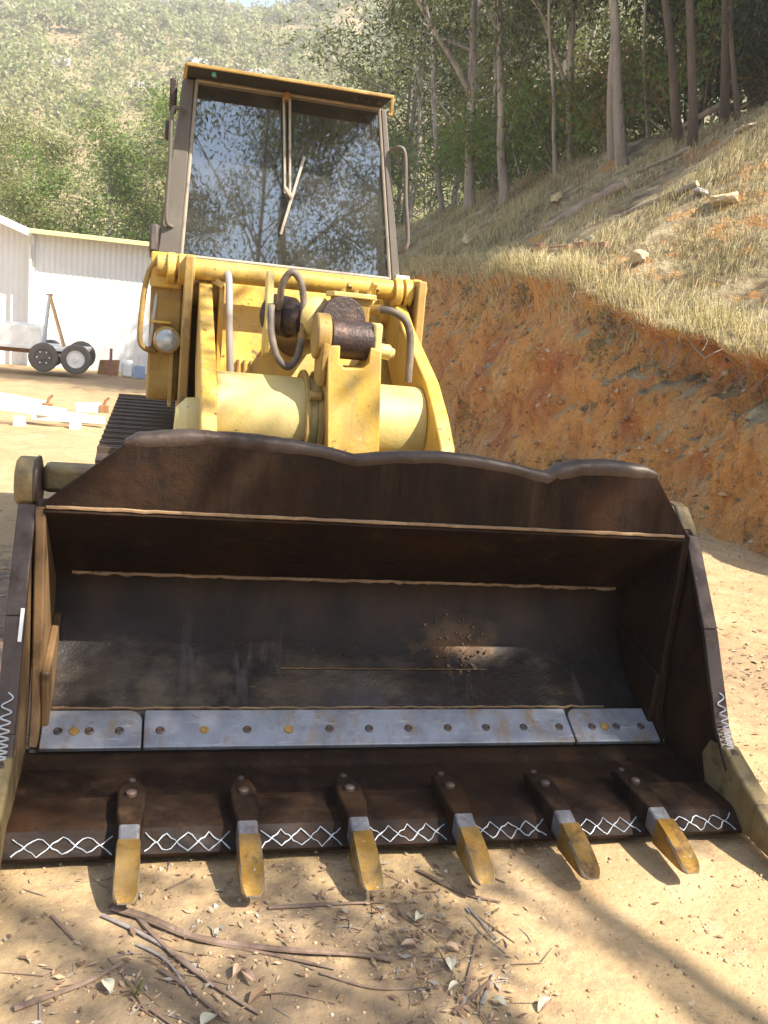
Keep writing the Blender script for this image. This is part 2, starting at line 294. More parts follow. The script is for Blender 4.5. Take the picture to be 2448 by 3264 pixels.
def bank_mat():
    m = pmat('orange_clay_cutting', (.52,.26,.08), .92, 0, [
        ((.34,.12,.04), 1.1, .50, .66, 6, (1,1,.7)), ((.33,.18,.075), 12, .53, .68, 7, (1,1.4,.18)), ((.47,.31,.15), 2.3, .5, .68, 7, (1,1.2,.45)), ((.50,.27,.06), 1.7, .55, .7),
        ((.21,.095,.045), 5, .56, .72, 8, (1,1.5,.6)), ((.54,.43,.29), 14, .60, .70, 6), ((.13,.075,.04), 30, .60, .70, 6), ((.56,.38,.2), 45, .60, .70, 4)],
        [(3,.6,.15),(11,.8,.07),(40,.9,.03),(130,.8,.01)], spec=.2)
    t = m.node_tree; N = t.nodes; L = t.links; p = N['Principled BSDF']
    clay = p.inputs['Base Color'].links[0].from_socket
    tc = N.new('ShaderNodeTexCoord'); nz = N.new('ShaderNodeTexNoise'); nz.inputs['Scale'].default_value = 3; nz.inputs['Detail'].default_value = 7
    L.new(tc.outputs['Object'], nz.inputs['Vector'])
    rmp = N.new('ShaderNodeValToRGB'); e = rmp.color_ramp.elements
    e[0].position = .35; e[0].color = (.13,.095,.055,1); e[1].position = .66; e[1].color = (.42,.345,.21,1); L.new(nz.outputs[0], rmp.inputs[0])
    g = N.new('ShaderNodeNewGeometry'); sx = N.new('ShaderNodeSeparateXYZ'); L.new(g.outputs['True Normal'], sx.inputs[0])
    ad = N.new('ShaderNodeMath'); ad.operation = 'MULTIPLY_ADD'; ad.inputs[1].default_value = .25; L.new(nz.outputs[0], ad.inputs[0]); L.new(sx.outputs[2], ad.inputs[2])
    mr = N.new('ShaderNodeMapRange'); mr.inputs[1].default_value = .765; mr.inputs[2].default_value = .87; L.new(ad.outputs[0], mr.inputs[0])
    mx = N.new('ShaderNodeMix'); mx.data_type = 'RGBA'; L.new(mr.outputs[0], mx.inputs[0]); L.new(clay, mx.inputs[6]); L.new(rmp.outputs[0], mx.inputs[7])
    L.new(mx.outputs[2], p.inputs['Base Color']); return m
M['bank'] = bank_mat()
M['hill'] = pmat('dry_hill_soil', (.25,.19,.11), .95, 0, [((.33,.26,.16), .05, .45, .65), ((.14,.13,.06), .12, .5, .7), ((.36,.31,.25), .3, .6, .75)], [(.3,.6,1.0)], spec=.1)

def glass_mat():
    m = bpy.data.materials.new('dusty_windscreen_glass'); m.use_nodes = True; t = m.node_tree; N = t.nodes; L = t.links; N.clear()
    o = N.new('ShaderNodeOutputMaterial'); tr = N.new('ShaderNodeBsdfTransparent'); tr.inputs[0].default_value = (.62,.64,.64,1)
    gl = N.new('ShaderNodeBsdfGlossy'); gl.inputs['Roughness'].default_value = .015; gl.inputs[0].default_value = (.86,.93,1,1)
    fr = N.new('ShaderNodeFresnel'); fr.inputs[0].default_value = 2.7
    m1 = N.new('ShaderNodeMixShader'); L.new(fr.outputs[0], m1.inputs[0]); L.new(tr.outputs[0], m1.inputs[1]); L.new(gl.outputs[0], m1.inputs[2])
    df = N.new('ShaderNodeBsdfDiffuse'); df.inputs[0].default_value = (.42,.40,.36,1)
    tc = N.new('ShaderNodeTexCoord'); nz = N.new('ShaderNodeTexNoise'); nz.inputs['Scale'].default_value = 5; nz.inputs['Detail'].default_value = 8; L.new(tc.outputs['Object'], nz.inputs['Vector'])
    mr = N.new('ShaderNodeMapRange'); mr.inputs[1].default_value = .35; mr.inputs[2].default_value = .75; mr.inputs[3].default_value = .04; mr.inputs[4].default_value = .13; L.new(nz.outputs[0], mr.inputs[0])
    m2 = N.new('ShaderNodeMixShader'); L.new(mr.outputs[0], m2.inputs[0]); L.new(m1.outputs[0], m2.inputs[1]); L.new(df.outputs[0], m2.inputs[2])
    L.new(m2.outputs[0], o.inputs[0]); return m
M['glass'] = glass_mat()

# ------------------------------------------------------------------ terrain
def lerp(t, pts):
    if t <= pts[0][0]: return pts[0][1]
    for (a, u), (b, v) in zip(pts, pts[1:]):
        if t <= b: return u + (v-u)*(t-a)/(b-a)
    return pts[-1][1]
FOOT = [(-40,6.2),(3,5.6),(7,5.5),(9,5.4),(10.3,5.2),(12.5,4.85),(15,4.65),(25,4.6),(45,5.5),(80,9)]
TOPZ = [(-40,1.7),(8,1.8),(9,1.9),(10.3,2.02),(11.4,2.2),(12.6,2.6),(20,2.7),(40,2.6),(70,1.2)]
foot = lambda y: lerp(y, FOOT)
def yard(x, y): return -.028*max(0, y-5) - .02*max(0, -x-1)
FACE = .85; CREST = 9.7
def terr(x, y):
    xf = foot(y); zt = lerp(y, TOPZ); u = x - xf; z0 = yard(x, y)
    if u <= 0: return z0
    if u < FACE: return z0 + (zt-z0)*(u/FACE)
    run = max(.5, CREST-xf-FACE); v = u-FACE
    return zt + .75*v if v < run else zt + .75*run + .12*(v-run)
def fb(x, y, z=0, o=4): return noise.fractal(Vector((x, y, z)), .9, 2.1, o)
def spans(*segs):
    out = []
    for a, b, st in segs: out += list(np.arange(a, b, st))
    return out + [segs[-1][1]]

def grid(name, xs, ys, f, mat):
    nx, ny = len(xs), len(ys)
    v = np.array([f(x, y) for y in ys for x in xs])
    i = np.arange(nx-1)[None,:] + nx*np.arange(ny-1)[:,None]
    fc = np.stack([i, i+1, i+nx+1, i+nx], -1).reshape(-1, 4)
    o = bpy.data.objects.new(name, np_mesh(name, v, fc, mat, smooth=True)); return link(o)

def gz(x, y):
    z = yard(x, y) + .03*fb(x*.7, y*.7) * (1 if y > 3.6 else .5) + .010*fb(x*4, y*4, 3, 3)
    if y > 60 : z -= .05*(y-60)
    return z
g = grid('ground', spans((-300,-60,20),(-60,-12,3),(-12,-1.5,.35),(-1.5,4,.045),(4,7,.25),(7,20,1.5),(20,60,8),(60,300,40)),
         spans((-200,-20,12),(-20,1.4,.6),(1.4,5.2,.045),(5.2,16,.25),(16,45,1.2),(45,120,6),(120,480,60)), lambda x, y: (x, y, gz(x, y)), M['ground'])
tag(g, kind='structure')

def bank_pt(u, y):
    xf = foot(y) + .25*fb(.3, y*.35, 5)
    zt = lerp(y, TOPZ) + .12*fb(.7, y*.6, 9); x = xf + u; z0 = yard(x, y)
    if u < 0: return (x, y, z0 - .25)
    if u <= FACE:
        f = u/FACE; g_ = f**1.15 if f < .5 else f**1.0
        z = z0 - .02 + (zt-z0)*(.12*min(1, f*3) + .88*g_)
        am = math.sin(math.pi*min(1, f*1.02))**.6 if f < 1 else .2
        d = .34*fb(y*.9, z*.55, 2) + .20*fb(y*2.6 + z*.9, z*.8, 4) + .085*fb(y*7, z*4, 8, 3) + .03*fb(y*19, z*14, 5, 3)
        lump = math.exp(-((f-.97)/.07)**2) * (.14 + .12*fb(y*1.4, 4.4, 3))
        cut = 0
        if 7 < y < 11.8:
            w_ = math.sin(math.pi*(y-7)/4.8); cut = .50*math.exp(-((f-.74)/.13)**2)*w_*(.8+.5*fb(y*2, 7, 1)); lump += .20*w_*math.exp(-((f-.97)/.07)**2)
        x += d*am - lump + cut
        z += .05*fb(y*5, x*5, 6)*am
        return (x, y, z)
    run = max(.5, CREST - foot(y) - FACE); v = u-FACE
    z = zt + .75*v if v < run else zt + .75*run + .12*(v-run)
    bl = math.exp(-v/.15)*.13
    z += .10*fb(x*.6, y*.6, 1) * min(1, v) + .05*fb(x*2.2, y*2.2, 7) * min(1, v*2)
    return (x - bl, y, z)
us = [-.2] + spans((0,.85,.035),(.85,1.5,.08),(1.5,5,.16),(5,12,.7),(12,60,6),(60,240,30))
b = grid('bank', us, spans((-120,-20,10),(-20,5,.8),(5,16,.07),(16,30,.2),(30,60,.8),(60,130,8)), bank_pt, M['bank'])
tag(b, kind='structure')

CRESTZ = [(-160,60),(-46,69),(-25,76),(0,77),(10,78),(17,77.3),(26,79.5),(40,84),(70,94),(160,110)]
def hillz(x, y):
    cr_ = lerp(x, CRESTZ)
    t = (y-62)/218
    if t < 0: return -3 + t*4
    z = -2 + (cr_+2)*(t**1.12 if t < 1 else 1 - .5*(t-1))
    return z + 3.5*fb(x*.03, y*.03, 2) * min(1, t*3) + 1.2*fb(x*.12, y*.12, 4)*min(1, t*3)
h = grid('far_hill', spans((-420,-120,20),(-120,130,3),(130,420,20)), spans((40,320,3),(320,460,20)), lambda x, y: (x, y, hillz(x, y)), M['hill'])
tag(h, kind='structure')

# ------------------------------------------------------------------ the track loader
LD = empty('track_loader', (.75, 5.5, 0), 'old yellow tracked loader with a dark open bucket facing the viewer', 'loader')
XC, HW = .895, 1.28
XL, XR = XC-HW, XC+HW

# --- fixed rear half of the bucket
PROF = [(3.26,.118),(3.42,.198),(3.52,.262),(3.62,.34),(3.69,.415),(3.74,.50),(3.765,.58),(3.765,.657),(3.35,1.01)]
def offs(prof, t):
    out = []
    for i, p in enumerate(prof):
        a = Vector(prof[max(i-1,0)]); c = Vector(prof[min(i+1,len(prof)-1)]); d = (c-a).normalized(); out.append((p[0]+d.y*t, p[1]-d.x*t))
    return out
def dense(prof, n_=4):
    q = smooth_pts([(0, y, z) for y, z in prof], n_); return [(p.y, p.z) for p in q]
PD = dense(PROF[:-1], 4) + [PROF[-1]]; PO = offs(PD, .03); kk = len(PD); NX = 40
mb = MB()
for px_ in (PD, PO):
    for y, z in px_:
        for i in range(NX+1): mb.v.append((XL+.002+(XR-XL-.004)*i/NX, y, z))
for sidx in (0, 1):
    for j in range(kk-1):
        for i in range(NX):
            o_ = sidx*kk*(NX+1); q = (o_+j*(NX+1)+i, o_+j*(NX+1)+i+1, o_+(j+1)*(NX+1)+i+1, o_+(j+1)*(NX+1)+i)
            zc = (PD[j][1]+PD[j+1][1])/2; mb.f.append(q); mb.m.append(0)
for j in range(kk-1):
    for i in (0, NX): mb.f.append((j*(NX+1)+i, (j+1)*(NX+1)+i, (kk+j+1)*(NX+1)+i, (kk+j)*(NX+1)+i)); mb.m.append(0)
for i in range(NX):
    for j in (0, kk-1): mb.f.append((j*(NX+1)+i, j*(NX+1)+i+1, (kk+j)*(NX+1)+i+1, (kk+j)*(NX+1)+i)); mb.m.append(0)
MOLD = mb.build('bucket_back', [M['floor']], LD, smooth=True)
MOLD['label'] = 'dark scoured bucket back plate, grey and shiny near the bottom'
# upper inclined plate (own, darker skin) and spill guard with a bent rolled lip
mb = MB(); q = [(3.352,1.004),(3.752,.664)]; mb.prism(q + [(3.735,.652),(3.335,.992)], XL+.02, XR-.02)
mb.build('upper_plate', M['rust'], MOLD, bevel=.004)
LIP = [(-.101,1.262),(-.054,1.281),(.105,1.302),(.269,1.304),(.437,1.298),(.611,1.28),(.736,1.254),(.878,1.275),(1.06,1.287),(1.249,1.277),(1.386,1.258),(1.517,1.233),(1.553,1.259),(1.659,1.286),(1.799,1.295),(1.945,1.286),(1.991,1.266)]
ys_ = lambda z: 3.35 + (z-1.01)*.07
mb = MB(); n = len(LIP)
low = [(XL+.01 + (XR-XL-.02)*i/(n-1), 1.012) for i in range(n)]
for dy in (0, .03):
    mb.v += [(x, ys_(z)+dy, z) for x, z in low] + [(x, ys_(z)+dy, z-.02) for x, z in LIP]
for i in range(n-1):
    a, b_ = i, n+i
    mb.f += [(a, a+1, b_+1, b_), (2*n+a, 2*n+b_, 2*n+b_+1, 2*n+a+1), (b_, b_+1, 2*n+b_+1, 2*n+b_), (a, 2*n+a, 2*n+a+1, a+1)]
mb.f += [(0, n, 3*n, 2*n), (n-1, 3*n-1, 4*n-1, 2*n-1)]; mb.m = [0]*len(mb.f)
SP = mb.build('spill_guard', M['rust'], MOLD)
SP['label'] = 'rust brown spill plate with chamfered corners and bent rolled top lip'
sec = [(-.002,-.050),(-.008,-.034),(-.008,-.014),(.002,.001),(.022,.008),(.085,.004),(.088,-.010),(.03,-.016),(.026,-.060)]
mb = MB(); ring = 0
for i in range(n-1):
    for k in range(6 if i < n-2 else 7):
        t = k/6; x = LIP[i][0]+(LIP[i+1][0]-LIP[i][0])*t; z = LIP[i][1]+(LIP[i+1][1]-LIP[i][1])*t
        sc_ = .74 + .14*noise.noise((x*7, 1, 0)) + (.25 if x > 1.57 else .15 if x < .5 else 0); sc_ *= max(.2, min(1, .45+(x+.102)*9, .45+(1.992-x)*9))
        dn = .004*noise.noise((x*25, 3, 0))
        mb.v += [(x, ys_(z)+a_*sc_, z-.004+b_*sc_+dn) for a_, b_ in sec]; ring += 1
m9 = len(sec)
for i in range(ring-1):
    for j in range(m9): mb.f.append((i*m9+j, i*m9+(j+1)%m9, (i+1)*m9+(j+1)%m9, (i+1)*m9+j)); mb.m.append(0)
mb.f += [tuple(range(m9)), tuple((ring-1)*m9+j for j in range(m9-1,-1,-1))]; mb.m += [0,0]
mb.build('rolled_lip', M['worn'], MOLD, smooth=True)
# side plates of the rear half
SIDE = [(3.35,1.01),(3.335,.80),(3.345,.50),(3.33,.25),(3.27,.13),(3.43,.19),(3.63,.325),(3.755,.50),(3.775,.66)]
for x0, x1 in ((XL-.006, XL+.03), (XR-.03, XR+.006)):
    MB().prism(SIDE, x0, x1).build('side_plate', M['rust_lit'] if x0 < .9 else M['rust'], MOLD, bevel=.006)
WEAR = [(3.34,.37),(3.715,.455),(3.725,.50),(3.335,.41),(3.333,.40)]
WEARP = [(3.322,.40),(3.722,.495),(3.60,.33),(3.43,.215),(3.335,.17)]
for x0, x1 in ((XL+.028, XL+.058), (XR-.058, XR-.028)):
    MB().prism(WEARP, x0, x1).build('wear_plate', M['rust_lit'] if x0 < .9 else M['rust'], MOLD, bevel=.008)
# three bolted cutting edges
e0, e1 = Vector((3.258,.118)), Vector((3.412,.196)); ed = (e1-e0).normalized(); en = Vector((-ed.y, ed.x))
def edge_plate(x0, x1, rl, rr_):
    L_ = (e1-e0).length; t = .022; out = [(x0, 0)]
    out.append((x1, 0))
    def arc(cx, cy, r, a0, a1): return [(cx+r*math.cos(R_(a0+(a1-a0)*k/5)), cy+r*math.sin(R_(a0+(a1-a0)*k/5))) for k in range(6)]
    out += arc(x1-rr_, L_-rr_, rr_, 0, 90) if rr_ else [(x1, L_)]
    out += arc(x0+rl, L_-rl, rl, 90, 180) if rl else [(x0, L_)]
    m_ = MB(); k = len(out)
    for s in (.004, .004+t):
        m_.v += [(x, (e0+ed*w+en*s).x, (e0+ed*w+en*s).y) for x, w in out]
    m_.f = [tuple(range(k)), tuple(range(2*k-1, k-1, -1))] + [(i, (i+1)%k, k+(i+1)%k, k+i) for i in range(k)]; m_.m = [0]*len(m_.f)
    return m_.build('cutting_edge', M['edge'], MOLD, bevel=.004)
edge_plate(XL+.035, .006, .01, .05); edge_plate(.014, 1.748, .008, .012); edge_plate(1.756, XR-.035, .045, .01)
BX = [(-.291,0),(-.235,1),(-.181,0),(-.074,0)] + [(x, int(i in (3,))) for i, x in enumerate((.073,.236,.399,.559,.72,.88,1.042,1.208,1.372,1.537,1.697))] + [(1.847,0),(1.905,1),(1.959,0),(2.075,0)]
for x, k in BX:
    p = e0 + ed*.075 + en*.024
    m_ = MB(); m_.lathe((x, p.x, p.y), (0, en.x, en.y), [(0,.0175),(.005,.0165),(.007,.012),(.003,.008)] if not k else [(0,.02),(.006,.018),(.008,.01)], 16)
    m_.build('bolt', M['bolt_rusty'] if k or abs(x-.236) < .01 else M['bolt'], MOLD, smooth=True)
# weld beads across the back
def bead(x0, x1, y, z, r, name, parent, mat, jit=.006, n_=60):
    pts = [(x0+(x1-x0)*i/n_, y + jit*noise.noise((i*.9, z*9, 1)), z + jit*noise.noise((i*.7, 5, z))) for i in range(n_+1)]
    return MB().tube(pts, [r*(.7+.5*abs(noise.noise((i*1.3, z*3, 2)))) for i in range(n_+1)], 6).build(name, mat, parent, smooth=True)
bead(-.29, 2.08, 3.722, .664, .014, 'weld_bead', MOLD, M['beadbrown'], .008, 90)
bead(XL+.03, XR-.03, 3.345, 1.008, .009, 'weld_bead', MOLD, M['beadbrown'], .003)
bead(.55, 1.45, 3.583, .318, .003, 'weld_bead', MOLD, M['rust_lit'], .004)
bead(XL+.06, 1.95, 3.43, .212, .007, 'weld_bead', MOLD, M['beadbrown'], .008)
# dried mud smears on the inner face
def splat(c, r, n_, seed, parent, mat, name='mud_smear'):
    rs = random.Random(seed); m_ = MB()
    for k in range(n_):
        a = rs.uniform(0, 6.28); d_ = rs.random()**.6*r; rad = rs.uniform(.0025,.008)
        x, y, z = c[0]+d_*math.cos(a)*1.0, c[1], c[2]+d_*math.sin(a)*.6
        # follow the curved back
        for (y0, z0), (y1, z1) in zip(PROF, PROF[1:]):
            if z0 <= z <= z1: y = y0+(y1-y0)*(z-z0)/(z1-z0)-.014
        m_.lathe((x, y, z), (0, -1, .3), [(-.006, rad), (.0015, rad*.6)], 6)
    o = m_.build(name, mat, parent); o['kind'] = 'stuff'; return o
splat((1.33,3.7,.42), .17, 40, 4, MOLD, M['beadbrown'])
splat((1.36,3.6,.33), .05, 22, 5, MOLD, M['beadbrown'])

# --- hinged front jaw with the teeth
FL = [(3.335,.086),(3.315,.108),(3.25,.113),(3.205,.098),(3.195,.082),(2.975,.080),(2.968,.103),(2.80,.106),(2.775,.100),(2.702,.050),(2.705,.034),(2.80,.030),(3.33,.030)]
JAW = MB().prism(FL, XL-.02, XR+.02).build('clam_jaw', M['rust'], LD, bevel=.004)
JAW['label'] = 'dark rusty jaw floor with a white cross hatched weld edge'
ARM = [(3.50,1.06),(3.40,1.0),(3.16,.67),(2.97,.33),(2.84,.19),(2.80,.05),(3.27,.04),(3.30,.10),(3.40,.34),(3.50,.62),(3.585,.95)]
for sx, x0, x1 in ((-1, XL-.058, XL-.014), (1, XR+.014, XR+.058)):
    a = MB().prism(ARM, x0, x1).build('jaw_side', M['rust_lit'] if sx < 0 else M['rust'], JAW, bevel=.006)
    xm = (x0+x1)/2
    e = [(3.405,1.0),(3.165,.67),(2.975,.33),(2.86,.21)]
    m_ = MB()
    for p, q in zip(e, e[1:]): m_.bar((xm+.002*sx, p[0]-.006, p[1]), (xm+.002*sx, q[0]-.006, q[1]), .062, .022, (0,-1,.6))
    m_.build('side_edge_bar', M['worn'], JAW, bevel=.004)
    # hinge cap
    cap = [(3.40,1.005),(3.385,1.06),(3.40,1.12),(3.45,1.155),(3.53,1.155),(3.60,1.10),(3.62,1.0),(3.55,.95)] if sx < 0 else [(3.42,.99),(3.44,1.03),(3.52,1.10),(3.60,1.11),(3.64,1.02),(3.57,.95)]
    MB().prism(cap, xm-.05, xm+.028 if sx < 0 else xm+.05).build('hinge_cap', M['corner'], JAW, bevel=.016, seg=3)
    m_ = MB(); m_.prism([(y-.004,z+.004) for y, z in cap], xm+.012*(-sx), xm+.03*(-sx)); m_.build('hinge_weld', M['worn'], JAW, bevel=.008)
    m_ = MB(); m_.box((xm+.03 if sx < 0 else xm-.30, 3.52, 1.02), (xm+.30 if sx < 0 else xm-.03, 3.64, 1.12)); m_.build('hinge_block', M['corner'], JAW, bevel=.02)
# white chalked stripe on the left edge
mb = MB(); mb.bar((XL-.015,3.155,.70),(XL-.018,3.105,.60), .012, .004, (0,-1,.6)); mb.build('chalk_mark', M['chalk'], JAW)
m_ = MB(); m_.prism([(2.772,.0990),(2.7025,.0515),(2.7015,.049),(2.770,.0960)], XL-.018, XR+.018); m_.build('lip_face', M['lipface'], JAW)
# squiggle of weld down both side edges
for sx, xm in ((-1, XL-.038), (1, XR+.038)):
    pts = []
    for i in range(120):
        t = i/119; y = 3.045 + (2.865-3.045)*t - .020; z = .455 + (.215-.455)*t
        pts.append((xm + .016*math.sin(t*t*58+t*24), y-.002, z))
    MB().tube(pts, .0030, 5).build('weld_squiggle', M['weld'], JAW, smooth=True)
# teeth
TX = [-.018+.367*i for i in range(6)]
def tooth(x, i):
    rs = random.Random(i+20); w = .0355; dz = -.004*rs.random()
    m_ = MB()                                                    # adapter: bolted shank, wider in the middle
    st = [(3.03,.106,.125,.020),(2.98,.106,.150,.032),(2.90,.105,.160,.046),(2.79,.09,.160,.043),(2.712,.07,.150,.033),(2.615,.055,.126,.030)]
    for y, z0, z1, hw in st: m_.v += [(x-hw,y,z0),(x+hw,y,z0),(x+hw,y,z1),(x-hw,y,z1)]
    for k in range(len(st)-1):
        for j in range(4): m_.f.append((k*4+j, k*4+(j+1)%4, k*4+4+(j+1)%4, k*4+4+j)); m_.m.append(1 if k >= 4 else 0)
    m_.f += [(3,2,1,0), tuple(len(st)*4-4+j for j in range(4))]; m_.m += [0,1]
    m_.build('tooth_adapter', [M['rust'], M['neck']], JAW, bevel=.008)
    MB().lathe((x, 2.875, .158), (0,.0,1), [(0,.019),(.012,.018),(.017,.011)], 12).build('adapter_bolt', M['bolt'], JAW, smooth=True)
    MB().lathe((x, 2.985, .145), (0,.1,1), [(0,.013),(.010,.012),(.013,.007)], 10).build('adapter_bolt', M['bolt'], JAW, smooth=True)
    # replaceable tip: long wedge with hollowed top and bright worn rims
    rows = []; n_ = 16; m_ = MB()
    for k in range(n_+1):
        t = k/n_; y = 2.648 + (2.44-2.648)*t
        zt = .143 - .066*t + .008*math.sin(t*math.pi) + dz; zb = .050 + .012*t + dz
        hw = w*(1+.06*math.sin(t*3.14)) ; 
        if t > .82: e_ = (t-.82)/.18; hw *= math.sqrt(max(.05, 1-.62*e_**2.5)); zt -= .010*e_**2
        hol = .006*min(1, max(0, (t-.35)/.3))*(1-max(0,(t-.9)/.1))
        prof = [(-1,zb),(-1,zt-.010),(-.90,zt),(-.6,zt-hol),(0,zt-hol*1.5),(.6,zt-hol),(.90,zt),(1,zt-.010),(1,zb)]
        rows.append([(x+a*hw, y, max(z, zb+.004*(j not in (0,8)))) for j, (a, z) in enumerate(prof)])
    for r_ in rows: m_.v += r_
    for k in range(n_):
        for j in range(8):
            m_.f.append((k*9+j, k*9+j+1, k*9+10+j, k*9+9+j)); rim = j in (1,6) and (k > 5 or (k > 1 and i % 2 and j == 6)); m_.m.append(1 if rim else 0)
        m_.f.append((k*9+8, k*9, k*9+9, k*9+17)); m_.m.append(0)
    m_.f += [tuple(range(9)), tuple(n_*9+j for j in range(8,-1,-1))]; m_.m += [0, 1]
    o = m_.build('tooth_tip', [M['gold'], M['silver']], JAW, smooth=True)
    if i == 2: o['label'] = 'gold tooth tip with patchy brown wear, third from the left'
for i, x in enumerate(TX): tooth(x, i)
# corner teeth clamp round the side plates
for sx, x in ((-1, XL-.040), (1, XR+.045)):
    CT = [(3.03,.20),(2.99,.275),(2.90,.285),(2.62,.165),(2.62,.045),(2.74,.03),(2.95,.045)]
    m_ = MB().prism(CT, x-.036, x+.036).build('corner_adapter', M['corner'], JAW, bevel=.012, seg=3)
    MB().prism([(2.965,.272),(2.945,.292),(2.86,.274),(2.875,.235)], x-.016, x+.016).build('pin_slot', M['grease'], JAW, bevel=.006)
    TT = [(2.66,.185),(2.36,.065),(2.34,.045),(2.36,.034),(2.66,.040)]
    MB().prism(TT, x-.042, x+.042).build('tooth_tip', M['corner'], JAW, bevel=.012, seg=3)
# hard-facing weld: crossed zigzag between the teeth
gaps = [(XL+.02, TX[0]-.05)] + [(a+.05, b_-.05) for a, b_ in zip(TX, TX[1:])] + [(TX[-1]+.05, XR-.02)]
def facepos(w):    # w 0..1 down the bevelled front face
    y = 2.80 + (2.703-2.80)*w; z = (.1075 if w < .25 else .1075 - (w-.25)/.75*.056)
    return y-.001, z+.002
for gi, (a, b_) in enumerate(gaps):
    m_ = MB(); rs = random.Random(gi+50); nz_ = max(2, round((b_-a)/.125))
    for ph in (0, 1):
        pts = []
        for k in range(nz_*10+1):
            t = k/(nz_*10); u = (t*nz_ + ph*.5*0 + (.5 if ph else 0)) % 1
            tri = abs(2*u-1); y, z = facepos(.50+.47*tri+rs.uniform(-.04,.04))
            pts.append((a+(b_-a)*t, y, z))
        m_.tube(pts, [.0012+.0018*rs.random() for _ in pts], 5)
    m_.build('weld_zigzag', M['weld'], JAW, smooth=True)

# --- lift arms, tilt linkage, tubes
ARMP = [(5.20,1.90),(5.10,1.915),(4.72,1.715),(4.20,1.495),(4.0,1.365),(3.85,1.24),(3.77,1.05),(3.80,.70),(3.82,.45),(3.98,.42),(4.08,.80),(4.10,1.02),(4.35,1.16),(4.80,1.40),(5.24,1.68)]
for x in (.215, 1.245):
    a = MB().prism(ARMP, x-.034, x+.034).build('lift_arm', M['yellow'], LD, bevel=.008)
    MB().cyl((x-.075,5.12,1.80),(x+.075,5.12,1.80), .085, 24).build('pivot_boss', M['yellow'], a, bevel=.008, smooth=True)
    m_ = MB(); m_.cyl((x-.11,3.93,.62),(x+.11,3.93,.62), .075, 20); m_.build('lower_boss', M['yellow_dirty'], a, bevel=.006, smooth=True)
# pale rounded pocket on the outside of the left arm
mb = MB(); mb.lathe((.13,4.22,1.16), (1,0,0), [(-.05,.05),(-.045,.13),(.0,.175),(.06,.18)], 24); mb.build('arm_boss', M['yellow_pale'], LD, smooth=True)
CT_ = MB().cyl((.25,4.27,1.27),(1.21,4.27,1.27), .19, 40).build('cross_tube', M['yellow_pale'], LD, smooth=True, bevel=.006)
for x, w in ((.655,.022),(.715,.03)):
    fl = [(4.30+.26*math.cos(R_(a_)), 1.24+.255*math.sin(R_(a_))) for a_ in range(60, 301, 15)] + [(4.45,1.0),(4.5,1.4)]
    MB().prism(fl, x-w/2, x+w/2).build('lever_bracket', M['yellow_dirty'], CT_, bevel=.006)
MB().lathe((.635,4.08,1.10), (1,0,0), [(0,.10),(.02,.10)], 24).build('pivot_pad', M['grease'], CT_, smooth=True)
MB().lathe((.735,4.08,1.12), (1,0,0), [(0,.11),(.022,.11)], 24).build('pivot_pad', M['grease'], CT_, smooth=True)
MB().box((.44,4.06,1.08),(.54,4.11,1.135)).build('tube_lug', M['yellow'], CT_, bevel=.008)
# tilt lever: box-section arm with a notched top holding the pivot
lv = [(.745,1.00),(.978,1.00),(.945,1.625),(.895,1.635),(.892,1.565),(.868,1.54),(.785,1.535),(.762,1.56),(.76,1.63),(.705,1.625)]
def lever_y(z): return 3.95 + (z-1.0)*.10
mb = MB(); k = len(lv)
for dy in (0, .20): mb.v += [(x, lever_y(z)+dy, z) for x, z in lv]
mb.f = [tuple(range(k)), tuple(range(2*k-1, k-1, -1))] + [(i, (i+1)%k, k+(i+1)%k, k+i) for i in range(k)]; mb.m = [0]*len(mb.f)
LV = mb.build('tilt_lever', M['yellow'], LD, bevel=.006)
MB().cyl((.72,4.10,1.655),(.915,4.10,1.655), .085, 28).build('pivot_sleeve', M['grease'], LV, bevel=.01, smooth=True)
MB().cyl((.655,4.10,1.66),(.72,4.10,1.66), .10, 28).build('pivot_ear', M['yellow_dirty'], LV, bevel=.01, smooth=True)
m_ = MB(); m_.prism([(4.02,1.73),(4.18,1.73),(4.20,1.62),(4.16,1.46),(4.04,1.44),(4.0,1.62)], .678,.715); m_.build('ear_plate', M['yellow_dirty'], LV, bevel=.012)
m_ = MB(); m_.prism([(4.02,1.74),(4.17,1.74),(4.19,1.60),(4.02,1.58)], .905,.945); m_.build('ear_plate', M['yellow_pale'], LV, bevel=.014)
MB().lathe((.945,4.10,1.62), (1,0,-.06), [(0,.034),(.055,.034),(.06,.025),(.078,.018),(.08,.012)], 16).build('pin_end', M['yellow_pale'], LV, smooth=True)
MB().cyl((.655,4.08,1.40),(.705,4.08,1.40), .022, 12).build('grease_bolt', M['yellow_dirty'], LV, smooth=True)
# cylinder head block and plumbing above the lever
CY = MB().cyl((.80,4.20,1.74),(.70,5.15,1.60), .105, 32).build('tilt_cylinder', M['grease'], LD, smooth=True, bevel=.006)
MB().box((.775,4.28,1.70),(.935,4.46,1.845)).build('port_block', M['yellow_dirty'], CY, bevel=.01)
MB().box((.755,4.26,1.838),(.955,4.48,1.862)).build('block_cover', M['yellow_pale'], CY, bevel=.005)
for x in (.80,.86,.92): MB().lathe((x,4.28,1.862),(0,0,1),[(0,.012),(.016,.011)],6).build('cap_screw', M['yellow_dirty'], CY)
MB().prism([(4.40,1.80),(4.30,1.91),(4.36,1.925),(4.48,1.83)], .945,.965).build('bracket_ear', M['yellow'], CY, bevel=.004)
VB = MB().lathe((.60,4.50,1.72), (.75,-.62,-.1), [(-.12,.085),(-.10,.095),(.0,.097),(.004,.075),(.05,.072),(.055,.088),(.085,.088),(.10,.07)], 28).build('valve_body', M['grease'], LD, smooth=True)
